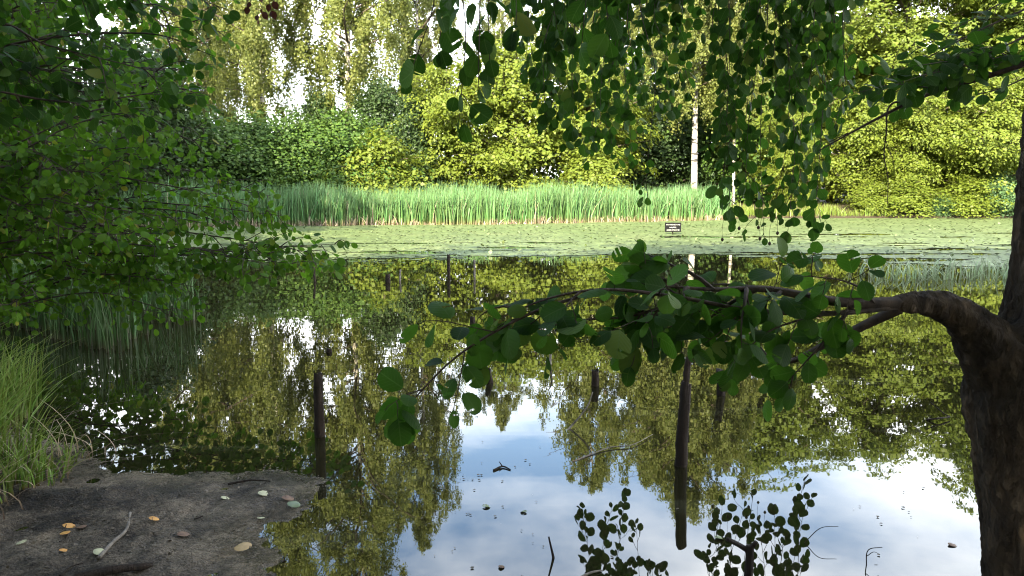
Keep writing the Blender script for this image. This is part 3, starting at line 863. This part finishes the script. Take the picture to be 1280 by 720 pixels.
# ------------------------------------------------------------------ near branches
UP = np.array([0, 0, 1.0])
def spray(tw, lf, path, r0, r1, rng, leaf, gap, p_side, side_len, hang, tpl=LEAF_ALDER, t0=.0, depth=1, flat=0., endtwigs=True):
    """a leafy twig: tapering stem, side twigs, leaves on stalks"""
    path = np.asarray(path)
    n = len(path)
    tube(tw, path, np.linspace(r0, r1, n), 5 if r0 > .004 else 4, True)
    seg = np.linalg.norm(np.diff(path, axis=0), axis=1)
    s = np.concatenate([[0], np.cumsum(seg)])
    L = s[-1]
    pos = t0 * L + gap * .5
    side = 1
    P, D, N, S = [], [], [], []
    ph = rng.uniform(0, 6.28)
    k = 0
    while True:
        last = pos >= L
        c = np.array([np.interp(min(pos, L), s, path[:, a]) for a in range(3)])
        i = min(int(np.searchsorted(s, min(pos, L) - 1e-6)), n - 1)
        T = nrm(path[min(i + 1, n - 1)] - path[max(i - 1, 0)])
        a = ph + k * 2.4 + rng.normal() * .4
        e1 = nrm(np.cross(T, UP + .01 * rng.normal(size=3))); e2 = np.cross(T, e1)
        lat = e1 * math.cos(a) + e2 * math.sin(a) * (1 - flat)
        if flat:
            lat = nrm(lat + e1 * (1 if k % 2 else -1) * flat)
        if not last and depth > 0 and rng.random() < p_side:
            ln = side_len * rng.uniform(.45, 1.2) * (1.1 - .6 * pos / L)
            d0 = nrm(lat * .9 + T * .7)
            q = [c]
            dd = d0
            for _ in range(4):
                dd = nrm(dd + np.array([0, 0, -hang * .35]) + rng.normal(size=3) * .12)
                q.append(q[-1] + dd * ln / 4)
            spray(tw, lf, smooth_path(q, 7), max(r0 * .4, .0014), .001, rng, leaf, gap * .9, p_side * .5, side_len * .5, hang, tpl, .15, depth - 1, flat)
        else:
            d = nrm((lat * (.9 if not last else .1) + T * (.55 if not last else 1.2) - UP * hang * .8) + rng.normal(size=3) * .25)
            st = c + d * leaf * rng.uniform(.15, .3)
            tube(tw, np.array([c, (c + st) / 2 - UP * .002, st]), .0011, 3, False)
            P.append(st); D.append(d)
            nn = UP * max(1.0 - 1.0 * hang, .15) + lat * .3 * hang + rng.normal(size=3) * .45 + np.array([0, -.75 * hang * (1 if rng.random() < .75 else -1), 0])
            N.append(nn); S.append(leaf * rng.uniform(.62, 1.15) * (1 if not last else .8))
        if last:
            break
        pos += gap * rng.uniform(.7, 1.35)
        k += 1
    if P:
        P, D, N, S = map(np.array, (P, D, N, S))
        pick = rng.random(len(P)) < .6
        leaves(lf, P[pick], D[pick], N[pick], S[pick], rng, tpl)
        leaves(lf, P[~pick], D[~pick], N[~pick], S[~pick], rng, LEAF_CUP if tpl is LEAF_ALDER else LEAF_FINE_CUP if tpl is LEAF_FINE else tpl)

def branch_part(root, name, maker, leafmat='alder_leaf', label=None):
    tw, lf = Geo(), Geo()
    maker(tw, lf)
    b = tw.build(name, M['twig'], root)
    if label:
        b['label'] = label
    if lf.n:
        o = bpy.data.objects.new('leaves', lf.mesh('leaves', M[leafmat]))
        C.objects.link(o)
        o.parent = b
    return b

# ---- the alder leaning over the water on the right
TD = 2.3
base = px(1300, 720, TD)
alder = tag(empty('alder_tree', (base[0], TD, 0.0)), 'dark alder on the right whose low limb and hanging leafy branches reach over the water', 'tree')
g = Geo()
ctl = [(1345, 1080, 105), (1322, 900, 84), (1312, 760, 76), (1306, 690, 74), (1301, 620, 73), (1296, 560, 75), (1293, 500, 83), (1298, 450, 76), (1316, 400, 56), (1329, 300, 53), (1339, 180, 51), (1349, 60, 49), (1352, -150, 47), (1330, -500, 42), (1300, -900, 34), (1260, -1300, 22)]
pts = np.array([px(a, b, TD) for a, b, _ in ctl])
rad = np.array([c for _, _, c in ctl]) / F * TD
pp = smooth_path(pts, 420)
rr = np.interp(np.linspace(0, 1, 420), np.linspace(0, 1, len(rad)), rad)
tube(g, pp, rr, 120, True, .10, 4, .11)
limb = [(1285, 505, 62), (1258, 462, 50), (1236, 434, 38), (1217, 410, 28), (1194, 391, 21), (1167, 381, 16), (1142, 379, 13), (1120, 381, 10)]
lp = smooth_path([px(a, b, TD - .02 * i) for i, (a, b, _) in enumerate(limb)], 110)
lr = np.interp(np.linspace(0, 1, 110), np.linspace(0, 1, len(limb)), [c for *_, c in limb]) / F * TD
tube(g, lp, lr, 64, True, .14, 8, .12)
trunk = g.build('trunk', M['bark'], alder)
rm = trunk.modifiers.new('join', 'REMESH'); rm.mode = 'VOXEL'; rm.voxel_size = .0065; rm.use_smooth_shade = True
tx = bpy.data.textures.new('bark_relief', 'CLOUDS'); tx.noise_scale = .035; tx.noise_depth = 4
dp = trunk.modifiers.new('relief', 'DISPLACE'); dp.texture = tx; dp.strength = .022; dp.mid_level = .5; dp.texture_coords = 'LOCAL'

rng = np.random.default_rng(21)
def P3(*ps):
    return [px(*p) for p in ps]
def low_branch(ctrl, r0, leaf=.070, gap=.036, ps=.30, sl=.20, hang=.32, t0=.1, npt=40, flat=.3):
    def mk(tw, lf):
        spray(tw, lf, smooth_path(P3(*ctrl), npt), r0, .002, rng, leaf, gap, ps, sl, hang, LEAF_FINE, t0, 2, flat)
    return mk
LOW = [
    ([(1128, 379, 2.16), (1050, 378, 2.12), (960, 362, 2.1), (890, 362, 2.06), (810, 356, 2.02)], .019, dict(t0=.12, gap=.036, ps=.46, sl=.30)),
    ([(1120, 384, 2.15), (1040, 392, 2.1), (940, 388, 2.04), (850, 372, 2.0), (760, 362, 1.96), (690, 372, 1.94), (630, 395, 1.92)], .009, dict(t0=.25, gap=.036, ps=.45, sl=.28)),
    ([(1125, 386, 2.16), (1085, 405, 2.2), (1030, 432, 2.24), (985, 452, 2.26), (940, 440, 2.27), (900, 425, 2.26)], .018, dict(t0=.3, gap=.038, ps=.42, sl=.2)),
    ([(760, 362, 1.96), (680, 385, 1.92), (610, 420, 1.9), (560, 455, 1.88), (505, 512, 1.86)], .005, dict(t0=.1, gap=.038, ps=.36, sl=.21)),
    ([(860, 372, 2.0), (790, 395, 1.98), (730, 400, 1.96), (660, 415, 1.95), (640, 440, 1.95)], .004, dict(t0=.0, gap=.042, ps=.36, sl=.24)),
    ([(980, 386, 2.05), (900, 402, 2.1), (850, 410, 2.1), (800, 392, 2.12)], .005, dict(t0=.1, gap=.036, ps=.42, sl=.26)),
    ([(1095, 381, 2.13), (1075, 360, 2.1), (1050, 350, 2.05), (1010, 345, 2.02)], .004, dict(t0=.35, gap=.036, ps=.25, sl=.12)),
    ([(1060, 388, 2.1), (1000, 400, 2.05), (960, 415, 2.03), (930, 440, 2.0)], .004, dict(t0=.1, gap=.036, ps=.42, sl=.16)),
]
for ctrl, r0, kw in LOW:
    branch_part(alder, 'low_branch', low_branch(ctrl, r0, **kw), 'limb_leaf')

# overhead boughs carrying the hanging strands (above the picture)
def bough(pts, r0, r1):
    g = Geo()
    tube(g, smooth_path(pts, 30), np.linspace(r0, r1, 30), 10, True, .08)
    return g.build('bough', M['bark'], alder)
TOP = px(1330, -300, TD)
bough([TOP, (1.2, 3.4, 3.6), (.9, 4.8, 3.85), (1.4, 6.1, 3.9), (2.3, 7.0, 3.9)], .06, .02)
bough([px(1330, -250, TD), (.9, 2.8, 3.2), (.1, 3.4, 3.3), (-.6, 3.3, 3.1)], .045, .012)
bough([(0.95, 4.6, 3.83), (.9, 6.0, 4.0), (.8, 7.2, 4.05), (.2, 7.8, 3.9)], .035, .012)

crng = np.random.default_rng(91)
g = Geo()
m_ = 900  # unseen crown above the view, packed dense to shade the hanging leaves
c = np.stack([crng.uniform(-1.2, 6.5, m_), crng.uniform(-1.5, 8.4, m_), crng.uniform(3.9, 8.5, m_)], -1)
c = c[((c[:, 0] - 1.6) / 5) ** 2 + ((c[:, 1] - 3.4) / 5.2) ** 2 + ((c[:, 2] - 5.6) / 3.2) ** 2 < 1]
c[:, 2] = np.maximum(c[:, 2], CAM_Z + .26 * c[:, 1] + .75)
P = np.repeat(c, 34, 0) + crng.normal(size=(len(c) * 34, 3)) * np.array([.3, .3, .16])
leaves(g, P, rdir(crng, len(P)) * .8 - UP * .3, UP + crng.normal(size=P.shape) * .5, crng.uniform(.08, .13, len(P)), crng, LEAF_SMALL)
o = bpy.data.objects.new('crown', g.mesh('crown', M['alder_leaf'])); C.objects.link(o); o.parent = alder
o.location = -Vector(alder.location)

def strand(xt, yt, Y, top_z, rng, leaf, gap, ps, sl, bare=.0, dx=0, tpl=LEAF_ALDER):
    tip = px(xt, yt, Y)
    def mk(tw, lf):
        z0 = max(top_z, tip[2] + .5)
        a = np.array([tip[0] + dx + rng.normal() * .12, Y + rng.normal() * .12, z0])
        q = [a + (tip - a) * t + np.array([rng.normal(), rng.normal(), 0]) * .035 for t in np.linspace(0, 1, 6)]
        q[-1] = tip
        p = smooth_path(q, 26)
        spray(tw, lf, p, .005, .0015, rng, leaf, gap, ps, sl, .85, tpl, bare, 1)
    branch_part(alder, 'hanging_branch', mk)
GA = [(892, 175), (903, 250), (916, 275), (932, 230), (945, 272), (957, 215), (968, 262), (985, 288), (1000, 245), (1015, 306), (1024, 262), (1036, 190), (1058, 120), (1046, 85), (1000, 130), (970, 110), (925, 90), (1015, 50)]
for x, y in GA:
    strand(x, y, 5.6 + rng.normal() * .3, 3.75, rng, .088, .066, .45, .30, 0, rng.normal() * .1)
GBB = [(668, 85), (680, 125), (690, 150), (705, 135), (718, 160), (735, 185), (750, 170), (765, 185), (780, 150), (790, 200), (700, 65), (740, 75), (770, 85), (800, 120), (815, 90), (830, 130), (846, 80), (862, 110), (688, 25), (722, 20), (850, 25), (660, 40)]
for x, y in GBB:
    if x < 735:
        strand(x, y, 5.3 + rng.normal() * .3, 3.75, rng, .076, .042, .5, .27)
    else:
        strand(x, y, 6.9 + rng.normal() * .3, 3.95, rng, .092, .056, .45, .30)
for x, y, dx in ((805, 250, 0), (955, 295, 0)):
    strand(x, y, 5.8, 3.7, rng, .075, .07, .25, .14, .86, dx)
for x, y, dx, bare in ((575, 140, .08, .2), (513, 92, .22, .35), (612, 80, .02, .25), (645, 35, 0, .2), (727, 55, 0, .4), (762, 45, 0, .4), (548, 60, .12, .3), (598, 105, .05, .3)):
    strand(x, y, 2.75 + rng.normal() * .08, 3.15, rng, .088, .066, .14, .09, bare, dx, LEAF_FINE)

# upper right branch and its bare hanging twig
def upper(tw, lf):
    spray(tw, lf, smooth_path(P3((1330, 55, 3.6), (1275, 82, 3.7), (1200, 106, 3.8), (1150, 122, 3.85), (1105, 144, 3.9), (1060, 168, 3.95), (1024, 188, 4.0)), 40), .016, .003, rng, .095, .5, 0, .1, .3, LEAF_ALDER, .99)
    for q in range(16):
        x0 = rng.uniform(1170, 1300); y0 = 118 - (x0 - 1160) * .33
        l_ = rng.uniform(50, 130)
        a = (x0, y0, 3.8); c = (x0 - l_, y0 - rng.uniform(-5, 30) + l_ * .12, 3.8 + rng.uniform(-.5, .5))
        b = ((a[0] + c[0]) / 2, (a[1] + c[1]) / 2 - 10, (a[2] + c[2]) / 2)
        spray(tw, lf, smooth_path(P3(a, b, c), 10), .003, .0012, rng, .076, .06, .22, .14, .3, LEAF_ALDER, .1, 1, .4)
branch_part(alder, 'upper_branch', upper)
def upper2(tw, lf):
    for (a, b, c) in (((1330, -10, 3.9), (1220, 40, 3.9), (1108, 100, 3.9)), ((1330, -40, 4.1), (1240, 10, 4.1), (1150, 60, 4.1)), ((1330, 20, 3.7), (1250, 60, 3.7), (1170, 90, 3.7)), ((1330, 70, 4.2), (1265, 105, 4.2), (1215, 120, 4.2))):
        spray(tw, lf, smooth_path(P3(a, b, c), 22), .006, .0015, rng, .078, .055, .4, .24, .22, LEAF_ALDER, .25, 1, .5)
branch_part(alder, 'upper_branch', upper2)
def dead(tw, lf):
    tube(tw, smooth_path(P3((1136, 130, 3.87), (1118, 128, 3.87), (1109, 140, 3.87), (1108, 165, 3.87), (1105, 195, 3.88), (1110, 222, 3.88), (1109, 255, 3.88)), 30), np.linspace(.006, .0018, 30), 5)
    tube(tw, smooth_path(P3((1107, 175, 3.88), (1116, 200, 3.88), (1118, 212, 3.88)), 8), np.linspace(.002, .001, 8), 4)
    tube(tw, smooth_path(P3((1060, 166, 3.95), (1040, 176, 3.97), (1022, 182, 4.0)), 8), np.linspace(.003, .001, 8), 4)
branch_part(alder, 'bare_twig', dead, label='bare drooping dead twig')
# cones dangling under the middle strands
for x, y in ((903, 297), (924, 283), (950, 296), (962, 302), (972, 289), (948, 282)):
    g = Geo()
    p = px(x, y, 5.6)
    zz = np.linspace(0, 1, 7)
    tube(g, p + np.stack([zz * 0, zz * 0, -zz * .028], -1), .009 * np.sin(PI * (zz * .9 + .05)) + .002, 8)
    tube(g, smooth_path([p + np.array([.01, 0, .16]), p + np.array([-.004, 0, .07]), p], 6), .0012, 3)
    g.build('cone', M['twig'], alder)

# ---- alder bush on the left
rng = np.random.default_rng(33)
def left_bush(label, sx, sy, specs, leaf, stems, mat='bush_leaf', side=.42, gap=.075):
    root = tag(empty('alder_bush', (sx, sy, gz_at(sx, sy))), label, 'bush', 'leafy bushes leaning over the water on the left')
    for k in range(stems):
        g = Geo()
        a = rng.uniform(0, 6.28)
        top = np.array([sx + rng.normal() * .9, sy + rng.normal() * .7, rng.uniform(3.5, 5.2)])
        b = np.array([sx + .15 * math.cos(a), sy + .15 * math.sin(a), -.1])
        tube(g, smooth_path([b, b * .5 + top * .5 + rng.normal(size=3) * .12, top], 16), np.linspace(.06, .012, 16), 8, True, .1)
        g.build('stem', M['bark'], root)
    for (x, y, Y) in specs:
        tip = px(x, y, Y)
        z0 = np.clip(tip[2] + rng.uniform(-.7, .35), .25, 4.8)
        s = np.array([sx + rng.normal() * .3, sy + rng.normal() * .35, z0])
        m1 = s * .6 + tip * .4 + np.array([0, 0, .22]) + rng.normal(size=3) * .1
        m2 = s * .25 + tip * .75 + np.array([0, 0, .12]) + rng.normal(size=3) * .08
        def mk(tw, lf):
            spray(tw, lf, smooth_path([s, m1, m2, tip], 30), .011, .0018, rng, leaf, gap, .62, side, .42, LEAF_ALDER, .12, 2, .45)
        branch_part(root, 'branch', mk, mat)
specs = []
edge = [(0, 292), (40, 282), (80, 270), (120, 255), (160, 262), (185, 290), (215, 262), (240, 325), (270, 355), (300, 330), (330, 330), (360, 250), (390, 215)]
for q in range(46):
    y = rng.uniform(-40, 300) if q % 6 else rng.uniform(290, 385)
    ex = np.interp(y, [a for a, _ in edge], [b for _, b in edge])
    x = ex - rng.random() ** 1.0 * 250
    specs.append((x, y, rng.uniform(5.2, 7.2)))
for y, ex in edge:
    specs.append((ex, y, rng.uniform(5.6, 6.6)))
specs += [(425, 305, 5.9), (400, 318, 6.0), (372, 330, 6.0), (345, 318, 5.9), (352, 268, 6.2), (340, 245, 6.4)]
left_bush('large leafy alder bush spreading over the water on the left', -5.2, 6.6, specs, .066, 5, gap=.066)
specs = [(rng.uniform(-120, 215), rng.uniform(-60, 130), rng.uniform(3.6, 4.6)) for _ in range(16)]
specs += [(250, 30, 4.2), (268, 70, 4.4), (230, 110, 4.3), (285, 12, 4.4)]
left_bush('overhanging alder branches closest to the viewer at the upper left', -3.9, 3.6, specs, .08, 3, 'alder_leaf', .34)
specs = [(rng.uniform(-160, 190), rng.uniform(120, 420), rng.uniform(7.2, 9.2)) for _ in range(15)]
left_bush('more distant alder bush behind the large left one, at the sedge', -7.6, 8.6, specs, .09, 4)
# withered reddish leaves at the top
g = tag(empty('withered_twig', tuple(px(330, -40, 4.6))), 'twig of withered reddish brown leaves at the top left', 'twig')
tw, lf = Geo(), Geo()
for (a, b) in ((322, 22), (338, 12), (312, 5)):
    spray(tw, lf, smooth_path([px(330, -60, 4.6), px((330 + a) / 2, -20, 4.6), px(a, b, 4.6)], 10), .003, .001, rng, .055, .045, .3, .1, .8, LEAF_SMALL, .4, 1)
tw.build('stem', M['twig'], g); lf.build('leaves', M['red_leaf'], g)

# ------------------------------------------------------------------ posts standing in the water
def post(label, x, ytop, ybase, w, lean=0.0, name='wooden_post', jag=.4, wob=.22, mat='post', cat='post', group='old posts in the pond'):
    b = on_water(x, ybase)
    Y = b[1]
    h = (ybase - ytop) / F * Y
    r = w / 2 / F * Y
    g = Geo()
    nn = 14
    t = np.linspace(-.35 / max(h, .05), 1, nn) if h < .3 else np.linspace(-.6, 1, nn)
    P = np.stack([lean * h * t + rng.normal(size=nn) * r * .06, np.full(nn, 0.) + rng.normal(size=nn) * r * .06, t * h], -1)
    rad = r * (1.08 - .12 * np.clip(t, 0, 1))
    g2 = Geo()
    tube(g2, P, rad, 14, True, wob, int(x))
    V = np.concatenate(g2.V)
    # split, uneven top
    topm = V[:, 2] > h * .985
    V[topm, 2] += (vnoise(V[topm, 0] / r * 1.4 + x, V[topm, 1] / r * 1.4, 3) - .5) * r * 2 * jag * 2
    g2.V = [V]
    o = g2.build(name, M[mat])
    o.location = (b[0], b[1], 0)
    return tag(o, label, cat, group)
post('thick dark post standing in the water beyond the mud spit', 400, 463, 545, 12)
post('tallest post in the water, brown topped, above the reflected leaves', 851, 474, 582, 14.5, .03)
post('short black post left of the tallest one', 744, 461, 482, 9)
post('leaning short black post right of the tallest one', 901, 461, 494, 9.5, -.08)
post('thin far post rising in front of the duckweed edge', 561, 318, 345, 4)
post('squat dark stump near the duckweed edge', 485, 343, 353, 6)
post('thin upright stick beside the squat stump', 500, 337, 351, 2.5, .05, 'stick', mat='deadwood', cat='stick')
post('thin dark stick below the tip of the left bush', 394, 333, 353, 3, -.12, 'stick', cat='stick')
post('small black stump below the leafy limb tips', 591, 396, 403, 7)
post('black stub just under the hanging limb leaves', 612, 462, 478, 8, -.15)
post('tiny black stub above the thick dark post', 412, 436, 440, 7)
post('thin faint stick right of the thin far post', 593, 325, 346, 2.5, .0, 'stick', mat='deadwood', cat='stick')
post('thin pole standing by the water under the left bush', 235, 345, 368, 3, .05, 'stick', cat='stick')
post('dark stub behind the tallest post', 855, 444, 500, 8, .08)

# ------------------------------------------------------------------ warning sign
sb = on_water(841, 303)
sY = 22.5
s0 = px(841, 292, sY)
sign = tag(empty('warning_sign', (s0[0], sY, 0)), 'small black warning sign with white lettering standing in the duckweed', 'sign')
def box(g, x0, x1, y0, y1, z0, z1):
    V = [(x, y, z) for z in (z0, z1) for y in (y0, y1) for x in (x0, x1)]
    g.add(V, [np.array([[0, 2, 3, 1], [4, 5, 7, 6], [0, 1, 5, 4], [2, 6, 7, 3], [0, 4, 6, 2], [1, 3, 7, 5]])])
g = Geo()
zc = px(841, 284, sY)[2]
bw, bh = .235, .135
box(g, -bw, bw, -.012, .012, zc - bh, zc + bh)
bd = bpy.data.objects.new('board', g.mesh('board', M['sign_black'], False)); C.objects.link(bd); bd.parent = sign
g = Geo()
box(g, -.018, .018, .013, .05, -.5, zc + bh - .02)
po = bpy.data.objects.new('post', g.mesh('post', M['post'], False)); C.objects.link(po); po.parent = sign
for txt, dz, size, w in (('ŁOWIENIE RYB', .066, .05, .40), ('KĄPIEL', -.012, .05, .20), ('ZABRONIONE', -.088, .05, .37)):
    cu = bpy.data.curves.new('lettering', 'FONT')
    cu.body = txt; cu.size = size; cu.align_x = 'CENTER'; cu.extrude = .001; cu.offset = -.0008
    tmp = bpy.data.objects.new('tmp', cu); C.objects.link(tmp)
    bpy.context.view_layer.update()
    k = w / max(tmp.dimensions.x, .01)
    me = bpy.data.meshes.new_from_object(tmp.evaluated_get(bpy.context.evaluated_depsgraph_get()))
    bpy.data.objects.remove(tmp)
    me.materials.clear(); me.materials.append(M['sign_white'])
    o = bpy.data.objects.new('lettering', me); C.objects.link(o)
    o.parent = bd
    o.location = (0, -.0145, zc + dz - .01)
    o.rotation_euler = (PI / 2, 0, 0)
    o.scale = (k, 1, 1)

# ------------------------------------------------------------------ sticks and bits on the water and the mud
def stick(label, pts, r0, r1, mat='post', name='stick', forks=(), group=None, sides=7, wob=.15):
    """pts in world space, laid out by hand"""
    pts = [np.array(p, float) for p in pts]
    o0 = pts[0]
    g = Geo()
    tube(g, smooth_path([p - o0 for p in pts], 6 * len(pts)), np.linspace(r0, r1, 6 * len(pts)), sides, True, wob)
    for f in forks:
        f = [np.array(p, float) - o0 for p in f]
        tube(g, smooth_path(f, 5 * len(f)), np.linspace(r0 * .6, r1 * .6, 5 * len(f)), 5, True, wob)
    o = g.build(name, M[mat])
    o.location = o0
    return tag(o, label, 'branch' if name == 'branch' else 'stick', group)
W = on_water
GW = 'sticks in the pond'
stick('thin bare stick rising from the water at the bottom of the picture', [px(696, 745, 2.75), px(693, 705, 2.77), px(686, 671, 2.78)], .009, .003, group=GW)
stick('pale twig lying on the water at the bottom edge', [W(722, 724, .004), W(738, 716, .008), W(752, 713, .004)], .006, .003, 'deadwood', group=GW)
stick('small forked black twig floating on the reflected blue sky', [W(617, 588, .003), W(628, 583, .006), W(638, 587, .003)], .006, .003, group=GW, forks=[[W(628, 583, .006), px(624, 577, W(628, 583)[1])]])
stick('long pale stick lying in the water left of the tallest post', [W(716, 577, 0), W(760, 560, .008), W(790, 556, .01), W(816, 543, .008)], .0045, .002, 'deadwood', group=GW)
stick('bent dark twig poking from the water near the right trunk', [W(1158, 525, .0), W(1172, 523, .02), W(1187, 521, .015), W(1180, 517, .03), px(1162, 502, W(1180, 519)[1])], .006, .003, group=GW)
stick('black forked branch stump standing in the water at the bottom edge', [px(934, 760, 2.62), px(936, 715, 2.62), px(938, 682, 2.62)], .019, .014, name='branch', group=GW,
      forks=[[px(938, 690, 2.62), px(925, 682, 2.62), px(909, 674, 2.6)], [px(937, 686, 2.62), px(946, 678, 2.62)]])
stick('wispy leafless twig in the water near the bottom right', [px(1082, 745, 2.7), px(1083, 710, 2.72), px(1085, 688, 2.73), px(1103, 684, 2.73)], .0028, .0012, group=GW,
      forks=[[px(1083, 712, 2.72), px(1095, 706, 2.72), px(1112, 712, 2.72)], [px(1084, 695, 2.72), px(1092, 690, 2.72), px(1100, 693, 2.72)]])
stick('wispy curved twig right of the forked branch stump', [px(985, 700, 2.9), px(1008, 676, 2.9), px(1026, 660, 2.9), px(1048, 658, 2.9)], .0022, .001, group=GW)
stick('brownish dead branch slanting in the water left of the short black post', [W(697, 472, -.02), px(688, 455, 6.0), px(690, 425, 6.1), px(686, 410, 6.15)], .014, .004, 'deadwood', group=GW)
stick('pale thin branch slanting out of the water under the limb leaves', [W(703, 545, -.01), px(712, 535, 4.35), px(733, 510, 4.4), px(741, 490, 4.45)], .008, .003, 'deadwood', group=GW)
def on_mud(x, y, dz=.008):
    p = W(x, y, .05)
    z = max(gz_at(p[0], p[1]), 0)
    p = W(x, y, z)
    return np.array([p[0], p[1], max(gz_at(p[0], p[1]), 0) + dz])
GMS = 'sticks lying on the mud'
stick('pale bent stick lying across the middle of the mud', [on_mud(163, 643), on_mud(158, 665), on_mud(140, 682), on_mud(123, 699)], .006, .008, 'deadwood', group=GMS)
stick('thick half buried dark branch at the bottom edge of the mud', [on_mud(95, 722, .0), on_mud(140, 715, .008), on_mud(190, 706, .002)], .022, .012, 'post', group=GMS)
stick('short thin dark twig on the mud at the lower left', [on_mud(75, 722), on_mud(88, 710), on_mud(104, 705)], .004, .002, group=GMS)
stick('thin dark twig at the far rim of the mud', [on_mud(285, 606, .006), on_mud(312, 602, .01), on_mud(338, 601, .006)], .006, .003, group=GMS)
stick('small dark twig in the middle right of the mud', [on_mud(243, 649), on_mud(254, 646)], .004, .002, group=GMS)

def ground_leaf(label, x, y, mat, size, ang, where, group, wet=False, lift=.3):
    p = on_mud(x, y, .012) if where == 'mud' else W(x, y, .006)
    g = Geo()
    d = np.array([[math.cos(ang), math.sin(ang), lift * rng.uniform(.1, 1.1)]])
    leaves(g, np.zeros((1, 3)), d, np.array([[.1 * math.sin(ang), -.35 * lift, 1.0]]), size * .85, rng, LEAF_FINE_CUP if lift > .2 else LEAF_FINE)
    o = g.build('fallen_leaf', M[mat])
    o.location = p
    return tag(o, label, 'leaf', group)
GF = 'fallen leaves on the mud'
ground_leaf('orange fallen leaf nearest the grass clump on the mud', 78, 657, 'orange_leaf', .055, .2, 'mud', GF)
ground_leaf('orange fallen leaf just below the topmost orange one on the mud', 84, 671, 'orange_leaf', .05, 2.4, 'mud', GF)
ground_leaf('bright orange fallen leaf lowest on the mud, left of the pale stick', 74, 690, 'orange_leaf', .05, 1.0, 'mud', GF)
ground_leaf('small orange fallen leaf at the top end of the pale stick', 186, 652, 'orange_leaf', .045, .4, 'mud', GF)
ground_leaf('large tan fallen leaf near the right rim of the mud', 293, 687, 'tan_leaf', .075, -.2, 'mud', GF, lift=.6)
ground_leaf('pale green fallen leaf at the far left of the mud', 32, 680, 'pale_leaf', .045, 2.9, 'mud', GF)
ground_leaf('pale green fallen leaf at the far rim of the mud', 322, 622, 'pale_leaf', .06, .1, 'mud', GF)
ground_leaf('pale fallen leaf half way up the mud, above its middle', 276, 623, 'pale_leaf', .045, .6, 'mud', GF)
ground_leaf('pale round leaf at the right waterline of the mud', 326, 653, 'pale_leaf', .04, 1.8, 'mud', GF)
ground_leaf('brown fallen leaf curled in the centre of the mud', 222, 672, 'brown_leaf', .055, .9, 'mud', GF, lift=.6)
ground_leaf('brown fallen leaf left of the pale stick, above the orange ones', 103, 660, 'brown_leaf', .055, 2.2, 'mud', GF)
ground_leaf('pale narrow leaf beside the lower end of the pale stick', 118, 692, 'pale_leaf', .045, -.3, 'mud', GF)
ground_leaf('dark leaf lying by the tip of the mud spit', 352, 628, 'brown_leaf', .06, .3, 'mud', GF)
ground_leaf('grey green wet leaf on the right waterline of the mud spit', 360, 632, 'green_float', .07, -.5, 'mud', GF)
GFL = 'leaves floating on the water'
ground_leaf('green leaf floating alone on the reflected blue sky', 603, 633, 'green_float', .045, .4, 'water', GFL, lift=0)
ground_leaf('small floating leaf right of the other on the reflected sky', 658, 640, 'green_float', .035, 2.4, 'water', GFL, lift=0)
ground_leaf('dark curled leaf floating near the bottom edge left of the bare stick', 626, 710, 'brown_leaf', .035, 1.4, 'water', GFL)
ground_leaf('pair of dark floating leaves at the right, one of them, near the trunk', 1186, 681, 'brown_leaf', .04, .3, 'water', GFL)
ground_leaf('pale leaf floating right of the tallest post base', 893, 672, 'green_float', .05, .2, 'water', GFL, lift=0)
# litter pressed into the mud and specks on the water
g = Geo()
n_ = 6500
x = rng.uniform(-3.2, -.85, n_); y = rng.uniform(2.3, 3.9, n_)
z, sd, _ = ground_z(x, y)
kp = (sd < .02)
x, y, z = x[kp], y[kp], z[kp]
D = np.stack([rng.normal(size=len(x)), rng.normal(size=len(x)), rng.normal(size=len(x)) * .3], -1)
leaves(g, np.stack([x, y, z + .003], -1), D, np.array([0, 0, 1.0]) + rng.normal(size=(len(x), 3)) * .3, rng.uniform(.004, .024, len(x)) * (rng.random(len(x)) ** 1.1), rng)
tag(g.build('mud_litter', M['debris']), 'scraps of dead leaf and twig scattered over the mud', 'litter', kind='stuff')
g = Geo()
x = []; y = []
for cx_, cy_, m_, s_ in ((610, 640, 14, 40), (690, 560, 10, 60), (590, 600, 14, 30), (640, 690, 12, 60), (1000, 560, 16, 110), (450, 480, 50, 90), (300, 470, 60, 80), (350, 600, 20, 40), (1100, 660, 10, 60), (620, 460, 20, 80), (900, 420, 30, 160)):
    for _ in range(m_):
        p = W(cx_ + rng.normal() * s_, min(max(cy_ + rng.normal() * s_ * .35, 330), 725), .003)
        x.append(p[0]); y.append(p[1])
x, y = np.array(x), np.array(y)
kp = pond_sd(x, y) > .05
x, y = x[kp], y[kp]
D = np.stack([rng.normal(size=len(x)), rng.normal(size=len(x)), np.zeros(len(x))], -1)
leaves(g, np.stack([x, y, np.full(len(x), .004)], -1), D, np.tile([0, 0, 1.0], (len(x), 1)), rng.uniform(.005, .02, len(x)), rng)
tag(g.build('floating_debris', M['debris']), 'tiny specks of plant debris floating on the dark water', 'debris', kind='stuff')
